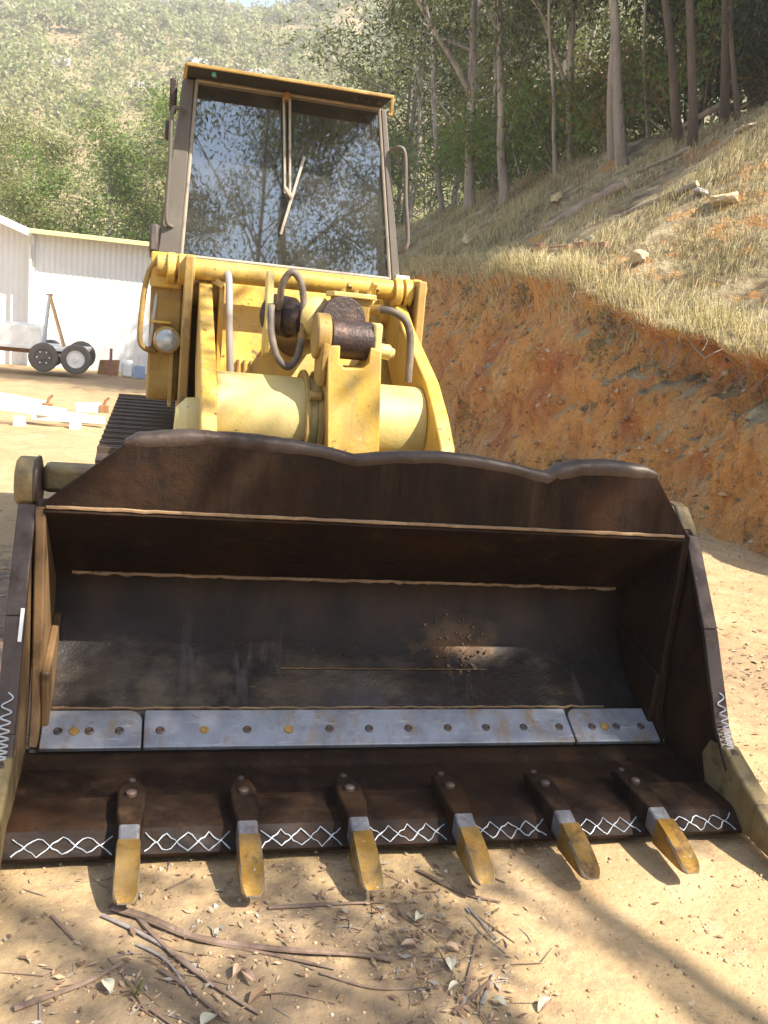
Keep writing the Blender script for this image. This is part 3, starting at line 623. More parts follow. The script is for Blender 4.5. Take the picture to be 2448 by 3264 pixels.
MB().prism([(4.56,1.93),(4.50,1.92),(4.46,1.78),(4.42,1.66),(4.47,1.54),(4.53,1.52),(4.58,1.7)], .475,.51).build('flange_plate', M['yellow_pale'], VB, bevel=.01)
MB().lathe((.70,4.43,1.73), (.75,-.62,-.1), [(-.01,.10),(.03,.103),(.05,.09)], 28).build('gland_ring', M['yellow_pale'], VB, smooth=True)
MB().lathe((.645,4.37,1.66), (0,0,1), [(-.06,.016),(-.03,.016),(-.03,.022),(0,.022),(0,.016),(.03,.016)], 8).build('hose_fitting', M['yellow_dirty'], VB)
HOSES = [([(.56,4.56,1.66),(.542,4.48,1.72),(.535,4.42,1.80),(.535,4.38,1.87),(.568,4.36,1.925),(.612,4.37,1.895),(.639,4.38,1.804),(.645,4.37,1.69)], .0165, 'dusty hose arching over the cylinder'),
         ([(.53,4.52,1.755),(.505,4.45,1.765),(.492,4.38,1.742),(.497,4.34,1.643),(.527,4.32,1.545),(.58,4.32,1.500),(.622,4.34,1.545),(.638,4.36,1.612),(.645,4.37,1.65)], .0165, 'dusty hose looped below the cylinder'),
         ([(.925,4.34,1.79),(.98,4.31,1.800),(1.05,4.29,1.795),(1.108,4.28,1.76),(1.138,4.28,1.69),(1.146,4.28,1.60),(1.15,4.28,1.48)], .018, 'black hose bending down beside the right arm')]
for p, r, lb in HOSES:
    o = MB().tube(smooth_pts(p), r, 12).build('hydraulic_hose', M['hose'], LD, smooth=True); o['label'] = lb
    for e in (p[0], p[-1]): pass
MB().cyl((.925,4.34,1.79),(.99,4.31,1.80), .024, 10).build('hose_ferrule', M['yellow_dirty'], LD, smooth=True)
mb = MB().tube(smooth_pts([(.31,5.02,1.93),(.327,4.9,1.87),(.34,4.86,1.65),(.362,4.86,1.36),(.365,4.9,1.1)]), .019, 12).build('hydraulic_pipe', M['pipe'], LD, smooth=True)
# pivot tube across the tower, clamps
PT = MB().cyl((-.03,4.98,1.91),(1.37,4.98,1.91), .052, 28).build('pivot_tube', M['yellow'], LD, smooth=True, bevel=.004)
for x in (.02,.075,.115,1.20,1.255): MB().cyl((x,4.98,1.90),(x+.042,4.98,1.90), .078, 28).build('tube_collar', M['yellow'], PT, smooth=True, bevel=.006)
MB().prism([(4.92,1.955),(5.05,1.99),(5.12,1.80),(4.98,1.79)], 1.30, 1.385).build('tube_end_cap', M['yellow'], PT, bevel=.03, seg=3)
for x in (.955, 1.10): MB().prism([(4.91,1.905),(4.95,1.95),(4.95,1.88)], x-.012, x+.012).build('tube_lug', M['yellow_dirty'], PT, bevel=.003)
# front cowl, towers
COWL = MB().hexa([(.20,4.78,.62),(1.28,4.78,.62),(1.28,5.5,.62),(.20,5.5,.62)], [(.20,5.16,1.86),(1.28,5.16,1.86),(1.28,5.5,1.86),(.20,5.5,1.86)]).build('front_cowl', M['yellow'], LD, bevel=.01)
for i, x in enumerate((.405,.44,.475)): MB().hexa([(x,4.955,1.20),(x+.010,4.955,1.20),(x+.010,5.0,1.20),(x,5.0,1.20)], [(x,5.02,1.47),(x+.010,5.02,1.47),(x+.010,5.05,1.47),(x,5.05,1.47)]).build('vent_bar', M['yellow_dirty'], COWL)
MB().prism([(5.16,1.87),(4.92,1.84),(4.86,1.44),(4.82,1.1),(4.95,1.1)], .285, .31).build('stiffener_plate', M['yellow'], LD, bevel=.006)
MB().bar((.30,4.90,1.84),(.26,4.90,1.86), .03, .03).build('stiffener_lug', M['yellow_dirty'], LD)
for x0, x1 in ((.105,.15), (1.31,1.355)):
    MB().prism([(4.86,1.97),(5.45,1.97),(5.5,.5),(4.80,.5),(4.80,1.1)], x0, x1).build('tower_plate', M['yellow_dirty'], LD, bevel=.008)
LB = MB().prism([(5.02,1.95),(5.3,1.95),(5.3,1.22),(5.06,1.22),(5.02,1.30)], -.055, .105).build('lamp_housing', M['yellow_dirty'], LD, bevel=.012)
MB().box((-.06,4.99,1.80),(.10,5.03,1.975)).build('housing_lid', M['yellow'], LB, bevel=.01)
MB().box((-.045,4.985,1.622),(.055,5.03,1.634)).build('housing_ledge', M['yellow'], LB, bevel=.002)
MB().box((.055,4.97,1.20),(.075,5.02,1.60)).build('housing_rib', M['yellow_dirty'], LB, bevel=.003)
HL = MB().lathe((.037,5.03,1.538), (0,-1,.05), [(0,.066),(.05,.07),(.075,.068),(.078,.060)], 28).build('headlight', M['yellow_dirty'], LD, smooth=True)
MB().lathe((.037,4.958,1.540), (0,-1,.05), [(-.01,.06),(.004,.058),(.012,.045),(.016,.02)], 28).build('lamp_lens', M['lens'], HL, smooth=True)
MB().tube(smooth_pts([(.02,5.04,1.90),(-.016,5.0,1.925),(-.058,5.0,1.895),(-.083,5.0,1.80),(-.095,5.0,1.66),(-.098,5.0,1.535),(-.075,5.0,1.49),(-.02,5.02,1.475)]), .014, 10).build('guard_rail', M['yellow_dirty'], LD, smooth=True)
MB().tube(smooth_pts([(-.005,5.1,1.86),(-.02,5.05,1.84),(-.03,5.02,1.70),(-.045,5.02,1.50)]), .010, 8).build('guard_rail', M['pipe'], LD, smooth=True)
MB().tube(smooth_pts([(1.30,5.0,1.89),(1.345,5.0,1.872),(1.372,5.0,1.82),(1.372,5.0,1.70),(1.368,5.0,1.56)]), .012, 10).build('guard_rail', M['yellow'], LD, smooth=True)
MB().prism([(5.15,2.12),(5.45,2.10),(5.45,1.95),(5.12,1.98)], -.075, -.03).build('step_bracket', M['cabdark'], LD, bevel=.012)
# hull, hood and rear
MB().prism([(4.85,.42),(7.7,.42),(7.7,1.2),(4.85,1.2)], .22, 1.26).build('hull', M['yellow_dirty'], LD, bevel=.02)
MB().prism([(6.9,1.2),(8.1,1.2),(8.1,1.95),(6.9,2.02)], .25, 1.25).build('engine_hood', M['yellow'], LD, bevel=.04)
MB().prism([(5.3,1.96),(6.95,1.96),(6.95,1.2),(5.3,1.2)], -.03, 1.38).build('cab_floor', M['yellow_dirty'], LD, bevel=.01)
# tracks
def track(x0, x1, right):
    yf, yr, zc, r = 4.85, 7.2, .50, .455
    fr = MB().prism([(yf-.1,.38),(yr+.1,.38),(yr+.1,.66),(yf-.1,.66)], x0+.12, x1-.12).build('track_frame', M['grease'], LD, bevel=.02)
    for y in (yf, yr):
        MB().lathe((x0+.1, y, zc), (1,0,0), [(0,.30),(.03,r-.02),(x1-x0-.23,r-.02),(x1-x0-.2,.30)], 32).build('idler_wheel', M['track'], fr, smooth=True)
    Lt = yr-yf; per = 2*Lt+2*math.pi*r; n_ = 40; me = None
    m_ = MB(); w = (x1-x0)/2; pl = per/n_*.94/2
    m_.box((-w,-pl,0),(w,pl,.022)); m_.box((-w,-pl,.022),(w,-pl+.02,.045)); m_.box((-w,.0,.022),(w,.018,.04))
    me = m_.mesh('track_shoe', M['track'])
    for i in range(n_):
        s = per*i/n_
        if s < Lt: p = (yf+s, zc+r, 0)
        elif s < Lt+math.pi*r: a = (s-Lt)/r; p = (yr+r*math.sin(a), zc+r*math.cos(a), -a)
        elif s < 2*Lt+math.pi*r: p = (yr-(s-Lt-math.pi*r), zc-r, math.pi)
        else: a = (s-2*Lt-math.pi*r)/r; p = (yf-r*math.sin(a), zc-r*math.cos(a), math.pi-a)
        o = bpy.data.objects.new('track_shoe', me); link(o); o.location = ((x0+x1)/2, p[0], p[1]); o.rotation_euler = (p[2],0,0); o.parent = fr
track(-.275, .195, False); track(1.27, 1.74, True)
# --- cab
CAB = MB()
CAB.hexa([(-.055,5.72,1.96),(1.40,5.72,1.96),(1.38,6.95,1.96),(-.03,6.95,1.96)], [(.03,5.76,2.93),(1.24,5.76,2.93),(1.2,6.9,2.93),(.06,6.9,2.93)])
# hollow: the box is open at the front, built as four walls
CAB = MB()
CAB.hexa([(-.045,5.56,1.97),(-.005,5.56,1.97),(.01,6.95,1.97),(-.03,6.95,1.97)], [(.07,5.62,2.92),(.06,5.62,2.92),(.08,6.9,2.92),(.04,6.9,2.92)])
CAB.hexa([(1.33,5.56,1.97),(1.37,5.56,1.97),(1.36,6.95,1.97),(1.32,6.95,1.97)], [(1.13,5.62,2.92),(1.165,5.62,2.92),(1.16,6.9,2.92),(1.12,6.9,2.92)])
CAB.hexa([(-.03,6.9,1.97),(1.36,6.9,1.97),(1.36,6.95,1.97),(-.03,6.95,1.97)], [(.08,6.85,2.92),(1.16,6.85,2.92),(1.16,6.9,2.92),(.08,6.9,2.92)])
CAB = CAB.build('cab', M['cabdark'], LD, bevel=.004)
yb, yt, zb, zt = 5.46, 5.55, 1.985, 2.918
def cabpt(u, v, off=0):      # u 0..1 across, v 0..1 up on the windscreen plane
    xl = .095 + (.130-.095)*v; xr = 1.292 + (1.155-1.292)*v
    return Vector((xl+(xr-xl)*u, yb+(yt-yb)*v+off, zb+(zt-zb)*v))
mb = MB(); g4 = [cabpt(0,0), cabpt(1,0), cabpt(1,1), cabpt(0,1)]; mb.hexa(g4, [p+Vector((0,.006,0)) for p in g4])
GL = mb.build('windscreen', M['glass'], CAB); GL['label'] = 'large dusty windscreen reflecting trees and sky'
mb = MB()
def frame_bar(a, b_, w, d, m_, off=0):
    m_.bar(a+Vector((0,off,0)), b_+Vector((0,off,0)), w, d, (0,1,.0) if abs((b_-a).x) > abs((b_-a).z) else (0,1,0))
xo = [(-.025,yb,zb-.02),(.055,yt,zt+.01),(1.345,yb,zb-.02),(1.19,yt,zt+.01)]
FRM = MB()
FRM.hexa([(-.035,yb-.02,1.97),(.085,yb-.02,1.97),(.085,yb+.10,1.97),(-.035,yb+.10,1.97)], [(.06,yt-.02,zt),(.118,yt-.02,zt),(.118,yt+.10,zt),(.06,yt+.10,zt)])
FRM.hexa([(1.302,yb-.02,1.97),(1.352,yb-.02,1.97),(1.352,yb+.10,1.97),(1.302,yb+.10,1.97)], [(1.16,yt-.02,zt),(1.19,yt-.02,zt),(1.19,yt+.10,zt),(1.16,yt+.10,zt)])
FRM.box((.085,yb-.015,1.95),(1.302,yb+.10,1.985)); FRM.box((.118,yt-.01,zt-.02),(1.167,yt+.1,zt+.004))
FRM = FRM.build('windscreen_frame', M['cabframe'], CAB, bevel=.006)
mb = MB(); c4 = [cabpt(0,0,-.004), cabpt(1,0,-.004), cabpt(1,1,-.004), cabpt(0,1,-.004)]
for i in range(4): mb.tube([c4[i], c4[(i+1)%4]], .011, 8)
mb.build('window_seal', M['seal'], CAB, smooth=True)
RF = MB(); RF.box((.07,5.293,2.925),(1.165,6.98,2.942)); RF = RF.build('cab_roof', M['dark'], CAB, bevel=.006)
mb = MB(); mb.bar((.066,5.285,2.936),(1.172,5.285,2.936), .014, .018); mb.bar((.068,5.285,2.936),(.062,5.32,2.87), .012,.018,(1,0,0)); mb.bar((1.166,5.285,2.936),(1.172,5.30,2.845), .012,.018,(1,0,0)); mb.bar((1.15,5.295,2.846),(1.176,5.295,2.846), .016,.016); mb.build('visor_rim', M['yellow_dirty'], CAB, bevel=.004)
mb = MB(); mb.box((.075,5.34,2.943),(1.16,6.97,2.95)); mb.build('roof_skin', M['yellow_dirty'], CAB, bevel=.004)
for x in (.22,.98,1.05,1.11): MB().lathe((x,5.36,2.925),(0,0,-1),[(0,.016),(.02,.014)],8).build('roof_bolt', M['grease'], CAB)
MB().box((.20,5.325,2.905),(.222,5.335,2.925)).build('green_tag', pmat('green_tag', (.12,.45,.3), .6), CAB)
# wiper
w0, w1 = cabpt(.47,.97,-.05), cabpt(.485,.43,-.03)
mb = MB(); mb.tube([w0+Vector((-.012,0,0)), w1+Vector((-.012,0,0))], .0075, 6); mb.tube([w0+Vector((.022,0,0)), w1+Vector((.016,0,0))], .0075, 6)
mb.tube([w1+Vector((-.014,0,.03)), w1+Vector((.03,0,-.02))], .012, 6); mb.build('wiper_arm', M['wiper'], CAB)
MB().box((w0.x-.012,w0.y-.02,w0.z-.01),(w0.x+.022,w0.y+.05,w0.z+.03)).build('wiper_motor', M['rustbrown'], CAB, bevel=.006)
b0, b1 = cabpt(.575,.66,-.016), cabpt(.458,.19,-.016)
mb = MB(); mb.bar(b0, b1, .016, .010, (0,1,0)); bl = mb.build('wiper_blade', M['wiper'], CAB, bevel=.002)
mb = MB(); mb.tube(smooth_pts([(.075,5.50,2.74),(.04,5.45,2.745),(.008,5.43,2.71),(.008,5.43,2.45),(.004,5.43,2.18),(.03,5.45,2.135),(.07,5.5,2.14)]), .011, 10); mb.build('grab_handle', M['cabframe'], CAB, smooth=True)
mb = MB(); mb.tube(smooth_pts([(1.235,5.5,2.70),(1.275,5.46,2.715),(1.308,5.45,2.67),(1.335,5.45,2.45),(1.372,5.45,2.23),(1.36,5.45,2.16),(1.315,5.5,2.135)]), .012, 10); mb.build('grab_handle', M['cabframe'], CAB, smooth=True)
mb = MB(); mb.box((-.01,5.58,2.75),(.03,5.68,2.92)); mb.box((-.025,5.58,2.60),(.02,5.66,2.70)); mb.build('door_hinge', M['grease'], CAB, bevel=.01)
MB().box((1.32,5.42,1.985),(1.40,5.47,2.012)).build('corner_reflector', M['white'], CAB, bevel=.003)
mb = MB(); mb.prism([(6.3,2.0),(6.75,2.0),(6.8,2.2),(6.35,2.25)], .45,.95); mb.prism([(6.65,2.2),(6.8,2.2),(6.88,2.75),(6.76,2.75)], .45,.95); mb.build('operator_seat', M['dark'], CAB, bevel=.05)
MB().tube([(.7+.17*math.cos(a_*.3491), 6.0+.05*math.sin(a_*.3491), 2.33+.15*math.sin(a_*.3491)) for a_ in range(19)], .014, 6).build('steering_lever', M['dark'], CAB)

# ------------------------------------------------------------------ foliage helpers
def leaves(name, cen, length, width, mats, midx, droop=.6, rg=rng, mult=None, outw=None):
    """kite-shaped leaf faces, one per row of cen"""
    n = len(cen); L = length*(.6+.8*rg.random(n))[:,None]; W = width*(.6+.8*rg.random(n))[:,None]
    if mult is not None: L = L*mult[:,None]; W = W*mult[:,None]
    d = rg.normal(size=(n,3)); d[:,2] -= droop*2; d /= np.linalg.norm(d, axis=1)[:,None]
    if outw is not None:
        o_ = outw/(np.linalg.norm(outw, axis=1)[:,None]+1e-6) + rg.normal(size=(n,3))*.42
        d = np.cross(o_, d); d /= (np.linalg.norm(d, axis=1)[:,None]+1e-9); ref_ = np.cross(d, o_)
        w = ref_/(np.linalg.norm(ref_, axis=1)[:,None]+1e-9)
    else: w = np.cross(d, rg.normal(size=(n,3))); w /= (np.linalg.norm(w, axis=1)[:,None]+1e-9)
    v = np.stack([cen, cen + d*L*.45 + w*W*.5, cen + d*L, cen + d*L*.45 - w*W*.5], 1).reshape(-1,3)
    f = np.arange(4*n).reshape(n,4)
    return np_mesh(name, v, f, mats, midx)

def polyline(p0, p1, n, wob, rs):
    p0 = Vector(p0); p1 = Vector(p1); L = (p1-p0).length; out = []
    o = Vector((0,0,0))
    for i in range(n+1):
        t = i/n
        if 0 < i: o += Vector((rs.gauss(0,1), rs.gauss(0,1), rs.gauss(0,.3)))*wob*L/n
        out.append(p0.lerp(p1, t) + o*(1 if i else 0))
    return out

def make_tree(seed, H_=18, r0=.2, lean=(0,0), limb_start=.4, n_limb=7, spread=.28, clusters=3, lpc=60, leaf=(.2,.05), csize=.75,
              mats=('lv_mid','lv_olive','lv_dark'), w=(.5,.3,.2), bark='bark', fork=None, limbs=(), trunk_pts=None, low=0, pads=(), gaps=(), clump=False):
    """returns (trunk mesh, crown mesh) in local space, base at the origin"""
    rs = random.Random(seed); rg = np.random.default_rng(seed); mb = MB(); cl = []
    top = Vector((lean[0]*H_, lean[1]*H_, H_))
    tp = [Vector(p) for p in trunk_pts] if trunk_pts else polyline((0,0,-.4), top, 12, .045, rs)
    k = len(tp)-1
    rad = [r0*(1.25 if i == 0 else 1.08 if i == 1 else 1)*(1-.78*i/k) for i in range(k+1)]
    mb.tube(tp, rad, 9)
    def at(t): i = min(k-1, int(t*k)); f = t*k-i; return tp[i].lerp(tp[i+1], f), rad[i]+(rad[i+1]-rad[i])*f
    def branch(p, q, r, depth):
        pts = polyline(p, q, 5, .10, rs); mb.tube(pts, [r*(1-.75*i/5) for i in range(6)], 6)
        L = (Vector(q)-Vector(p)).length
        if depth == 0:
            cl.append(pts[-1]); cl.append(pts[3]); return
        for _ in range(clusters):
            t = rs.uniform(.4,1); i = min(4, int(t*5)); s = pts[i].lerp(pts[i+1], t*5-i)
            d = (pts[-1]-pts[0]).normalized() + Vector((rs.gauss(0,.7), rs.gauss(0,.7), rs.gauss(.1,.5)))
            branch(s, s + d.normalized()*L*rs.uniform(.3,.55), r*.4, depth-1)
        cl.append(pts[-1])
    for i in range(n_limb):
        t = limb_start + (1-limb_start)*(i+rs.random())/n_limb; p, r = at(min(.97, t)); a = rs.uniform(0,6.28)
        el = rs.uniform(.35,1.0); L = H_*spread*(1.15-.6*(t-limb_start)/(1-limb_start))*rs.uniform(.7,1.2)
        branch(p, p + Vector((math.cos(a)*math.cos(el), math.sin(a)*math.cos(el), math.sin(el)))*L, r*.5, 1)
    for pl in limbs:
        pl = [Vector(p) for p in pl[0]], pl[1]
        mb.tube(smooth_pts(pl[0], 4), [pl[1]*(1-.6*i/(4*(len(pl[0])-1))) for i in range(4*(len(pl[0])-1)+1)], 8)
        cl.append(pl[0][-1]); e = pl[0][-1]; d = (pl[0][-1]-pl[0][-2]).normalized()
        for _ in range(4): branch(e, e + (d+Vector((rs.gauss(0,.6), rs.gauss(0,.6), rs.gauss(0,.4)))).normalized()*H_*.12, pl[1]*.35, 0)
    for j, c in enumerate(pads):
        if j % 11 == 0: q, r_ = at(rs.uniform(.45,.8)); mb.tube(polyline(q, c, 6, .06, rs), [r_*.35*(1-.12*i) for i in range(7)], 6)
        cl.append(c)
    cl.append(tp[-1])
    for _ in range(low): cl.append(Vector((rs.gauss(0,1.6), rs.gauss(0,1.6), rs.uniform(.25,.5)*H_)))
    C_ = np.array([tuple(c) for c in cl]); n = len(C_)*lpc
    idx = rg.integers(0, len(C_), n); cs = csize*(.55+.9*rg.random(len(C_)))
    off = rg.normal(size=(n,3))*np.array([1,1,.75])*.55*cs[idx][:,None]
    pts = C_[idx]+off
    for g0, gr in gaps:
        q = pts - np.array(g0); S_ = np.array(SUN); q = q - np.outer(q@S_, S_); kp = np.linalg.norm(q, axis=1) > gr
        pts = pts[kp]; idx = idx[kp]; n = len(pts)
    cm = rg.choice(len(mats), size=len(C_), p=w); mi = np.where(rg.random(n) < .75, cm[idx], rg.choice(len(mats), size=n, p=w))
    return mb.mesh('trunk', M[bark]), leaves('crown', pts, leaf[0], leaf[1], [M[m] for m in mats], mi, rg=rg, outw=(pts-C_[idx]+np.array([0,0,.15])) if clump else None)

def plant_tree(name, meshes, loc, rot, scale, label, cat='tree', group=None):
    r = empty(name, loc, label, cat, group); r.rotation_euler = (0,0,rot); r.scale = (scale,)*3
    for nm, me in zip(('trunk','crown'), meshes):
        o = bpy.data.objects.new(nm, me); link(o); o.parent = r
        if nm == 'trunk': me.polygons.foreach_set('use_smooth', [True]*len(me.polygons))
    return r

# ------------------------------------------------------------------ gum trees along the top of the bank (photo order, left to right)
ROW = [ # x, y, height, radius, lean, bark, limb list, label
 (9.41,32.5,10.2,0.101,(-0.211,.0),'bark',(), 'slim pale gum leaning left, nearest to the loader cab on the slope'),
 (8.44,26.4,8.2,0.168,(-0.125,.0),'bark',[([(-.40,0,3.1),(-.95,-.1,3.75),(-1.6,-.1,4.45),(-2.35,-.2,5.3)],.10)], 'tall grey gum with one big limb slanting up to the left'),
 (9.3,27,8.2,0.092,(-0.154,.0),'bark',(), 'thin gum standing just right of the tall limbed gum'),
 (8.57,24,7,0.143,(-0.181,.0),'bark',[([(-.25,0,1.4),(-.02,.1,2.0),(-.1,0,3.2)],.08)], 'stout two toned gum trunk beside the green shrubs'),
 (8.87,21.5,6,0.063,(-0.204,.0),'bark',(), 'slender grey gum in front of the yellow green shrub'),
 (9.6,22.4,6.4,0.113,(-0.152,.0),'bark',[([(-.22,0,1.4),(-.65,0,2.15),(-1.25,-.1,3.1),(-1.75,-.1,4.0)],.065)], 'straight gum with a long bare limb reaching up left'),
 (8.93,18.65,8,0.105,(-0.218,.0),'bark',(), 'left stem of the twin trunk gum on the grassy slope'),
 (8.83,17.94,10.5,0.113,(-0.25,.0),'bark',(), 'right sunlit stem of the twin trunk gum on the slope'),
 (9.79,18.9,8.2,0.042,(-0.241,.0),'bark',(), 'thin orange lit sapling behind the twin trunk gum'),
 (9.33,16.7,10.5,0.084,(-0.319,.0),'bark_dark',(), 'dark leaning gum, first right of the twin trunk'),
 (9.2,16.1,10.5,0.084,(-0.229,.0),'bark_dark',(), 'dark upright gum, second right of the twin trunk'),
 (9.89,16.3,10.5,0.084,(-0.207,.0),'bark_dark',(), 'dark gum at the top of the slope near the right border'),
 (9.9,15.8,9.5,0.05,(-0.228,.0),'bark_dark',(), 'thin dark sapling nearest to the right border'),
]
for i, (x, y, h_, r, ln, bk, lm, lb) in enumerate(ROW):
    dk = i >= 9
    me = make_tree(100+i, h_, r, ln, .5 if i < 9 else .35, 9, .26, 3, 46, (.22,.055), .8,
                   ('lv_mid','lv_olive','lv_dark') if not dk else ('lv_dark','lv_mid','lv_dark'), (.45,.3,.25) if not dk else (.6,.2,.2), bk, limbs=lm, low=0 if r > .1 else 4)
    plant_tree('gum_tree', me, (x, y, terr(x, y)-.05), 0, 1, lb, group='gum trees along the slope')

# forest behind them: shared meshes, shaded and dense to the right, open and pale to the left
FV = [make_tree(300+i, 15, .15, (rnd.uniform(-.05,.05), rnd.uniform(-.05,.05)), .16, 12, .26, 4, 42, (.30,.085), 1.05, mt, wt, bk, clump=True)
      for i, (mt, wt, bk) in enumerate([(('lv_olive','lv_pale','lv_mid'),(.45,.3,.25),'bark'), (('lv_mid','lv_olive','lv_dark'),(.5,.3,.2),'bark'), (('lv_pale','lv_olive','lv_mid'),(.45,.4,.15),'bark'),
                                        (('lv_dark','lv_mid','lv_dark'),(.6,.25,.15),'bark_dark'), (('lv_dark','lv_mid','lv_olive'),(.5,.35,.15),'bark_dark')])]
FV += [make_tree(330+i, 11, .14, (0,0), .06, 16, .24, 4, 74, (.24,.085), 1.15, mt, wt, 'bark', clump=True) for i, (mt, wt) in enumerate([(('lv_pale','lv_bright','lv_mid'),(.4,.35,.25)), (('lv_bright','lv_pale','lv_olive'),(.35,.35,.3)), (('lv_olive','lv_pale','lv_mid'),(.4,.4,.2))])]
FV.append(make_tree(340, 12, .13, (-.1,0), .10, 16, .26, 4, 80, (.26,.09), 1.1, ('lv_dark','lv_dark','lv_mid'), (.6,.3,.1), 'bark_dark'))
FOREST = []
rf = random.Random(11)
for x, y, s_ in [(11.2,15.2,.8),(12.0,13.6,.9),(11.8,17.0,.85),(13.2,15.2,1.0),(12.8,18.6,.9),(14.5,14.0,1.05),(14.2,17.6,1.0),(11.0,19.4,.7),(15.6,16.6,1.1),(16.0,19.5,1.3),(13.6,20.6,1.0),(18.2,17.6,1.4),(17.6,22.2,1.5),(20.5,20.0,1.6),(15.2,24.0,1.2)]: FOREST.append((x, y, 8, s_, 0))
for x, y, s_ in [(10.6,14.2,.34),(10.9,16.0,.38),(11.3,17.9,.4),(10.8,13.2,.36),(12.2,16.2,.45),(12.6,14.4,.45),(12.4,19.6,.45),(13.6,17.0,.5),(11.9,21.2,.42),(13.0,12.6,.45)]: FOREST.append((x, y, 8, s_, 3))
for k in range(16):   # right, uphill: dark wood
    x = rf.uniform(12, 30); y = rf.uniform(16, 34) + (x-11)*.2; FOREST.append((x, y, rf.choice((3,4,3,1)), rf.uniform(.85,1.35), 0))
for k in range(16):   # middle distance
    x = rf.uniform(9, 26); y = rf.uniform(34, 62); FOREST.append((x, y, rf.choice((0,1,2,1)), rf.uniform(.8,1.25), 1))
for x, y, v, s in [(-8.2,44,5,.62),(-5.2,41,6,.66),(-2.2,42,5,.78),(.6,40,6,.85),(3.4,45,7,1.0),(-12,50,7,.75),(-6.8,53,7,.95),(-1,55,5,1.1),(6,52,7,1.15),(-16,58,6,.9),(9.5,46,5,.95),(12,60,7,1.2),(3.5,62,7,1.3),(-11.5,64,7,1.1)]:
    FOREST.append((x, y, v, s, 2))
LBL = ['dense dark gum tree in the shaded wood at upper right', 'sunlit gum tree in the wood behind the grassy slope', 'bushy gum tree in the valley behind the white shed', 'low dark leafy sapling under the shaded trees at upper right']
GRP = ['dark wood at upper right', 'wood behind the slope', 'trees behind the shed', 'dark understory at upper right']
for x, y, v, s, g_ in FOREST:
    z = gz(x, y) if g_ == 2 else terr(x, y)
    plant_tree('gum_tree', FV[v], (x, y, z-.1), rf.uniform(0,6.28), s, LBL[g_], group=GRP[g_])

# trees behind the photographer: first one's crown shaped to shade the bucket, others mirrored
rp = random.Random(77); PADS = []
d1 = Vector((.62,.75,.0)).normalized(); d1 = (d1 - SUN*d1.dot(SUN)).normalized(); d2 = SUN.cross(d1).normalized()
if d2.z < 0: d2 = -d2
for k in range(60):  # leaf pads added along the sun line to shade bucket and ground
    c = Vector((.85,3.3,.72)) + SUN*rp.uniform(8.2,10.2) + Vector((1,0,0))*rp.uniform(-1.6,1.3) + Vector((-.09,.82,.59))*rp.uniform(-.48,.42)
    PADS.append(c)
for k in range(5):
    PADS.append(Vector((-.1,2.15,.0)) + SUN*rp.uniform(8.2,10.2) + Vector((1,0,0))*rp.uniform(-.8,1.0) + Vector((0,1,0))*rp.uniform(-.5,.3))
for k in range(10):
    PADS.append(Vector((-1.3,4.6,.0)) + SUN*rp.uniform(8.2,10.2) + Vector((1,0,0))*rp.uniform(-.8,.6) + Vector((0,1,0))*rp.uniform(-.8,1.2))
SHADE = [(7.6,-4.2,10.5,.2,501,'tall gum on the bank behind the photographer, crown shaped to shade the bucket'),
         (2.0,-11.0,13,.08,502,'gum behind the photographer, mirrored at the left of the windscreen'),
         (5.6,-13.0,15,.15,503,'gum behind the photographer, mirrored at the right of the windscreen'),
         (-2.6,-14.0,13,.2,504,'far gum mirrored low in the left of the windscreen'),
         (3.4,-17.0,17,.22,505,'taller far gum mirrored high in the windscreen')]
for x, y, h_, r, sd, lb in SHADE:
    base = Vector((x, y, terr(x, y)-.05))
    kw = {}
    if sd == 501:
        kw = dict(pads=[p-base for p in PADS], gaps=[(tuple(Vector(p)-base), r_) for p, r_ in (((-.34,3.55,.62),.26),((1.36,3.7,.42),.10),((1.30,3.72,.50),.08),((1.2,3.75,.66),.07),((1.55,3.75,.66),.07),((1.82,2.45,.1),.2),((1.45,2.45,.1),.12),((.1,3.4,1.27),.10))])  # leaves cut away along sun rays so chosen spots stay lit
    me = make_tree(sd, h_, r, (0,0), .22, 12 if sd != 501 else 2, .27, 4, 190 if sd != 501 else 95, (.15,.042) if sd != 501 else (.17,.048), .78 if sd != 501 else .44, ('lv_mid','lv_olive','lv_dark'), (.4,.3,.3), 'bark', **kw)
    plant_tree('gum_tree', me, base, 0, 1, lb, group='gums behind the photographer')

# shrubs between the trunks
def shrub(seed, rx, rz, n, mats, w, leaf=(.16,.06)):
    rg = np.random.default_rng(seed); rs = random.Random(seed); nc = 34
    a = rg.random(nc)*6.28; rr_ = np.sqrt(rg.random(nc))*rx; c = np.stack([np.cos(a)*rr_, np.sin(a)*rr_, rz*(.25+.75*rg.random(nc))*(1.1-.5*(rr_/rx)**2)], 1)
    idx = rg.integers(0, nc, n); p = c[idx] + rg.normal(size=(n,3))*np.array([.26,.26,.2])*rx*.8; p[:,2] = np.maximum(p[:,2], .05)
    cm = rg.choice(len(mats), size=nc, p=w); mi = np.where(rg.random(n) < .7, cm[idx], rg.choice(len(mats), size=n, p=w))
    mb = MB()
    for i in range(9): mb.tube(polyline((rs.gauss(0,.1),rs.gauss(0,.1),-.1), tuple(c[i]), 4, .08, rs), [.035,.03,.022,.015,.008], 5)
    return mb.mesh('stem', M['bark']), leaves('foliage', p, leaf[0], leaf[1], [M[m] for m in mats], mi, .2, rg)
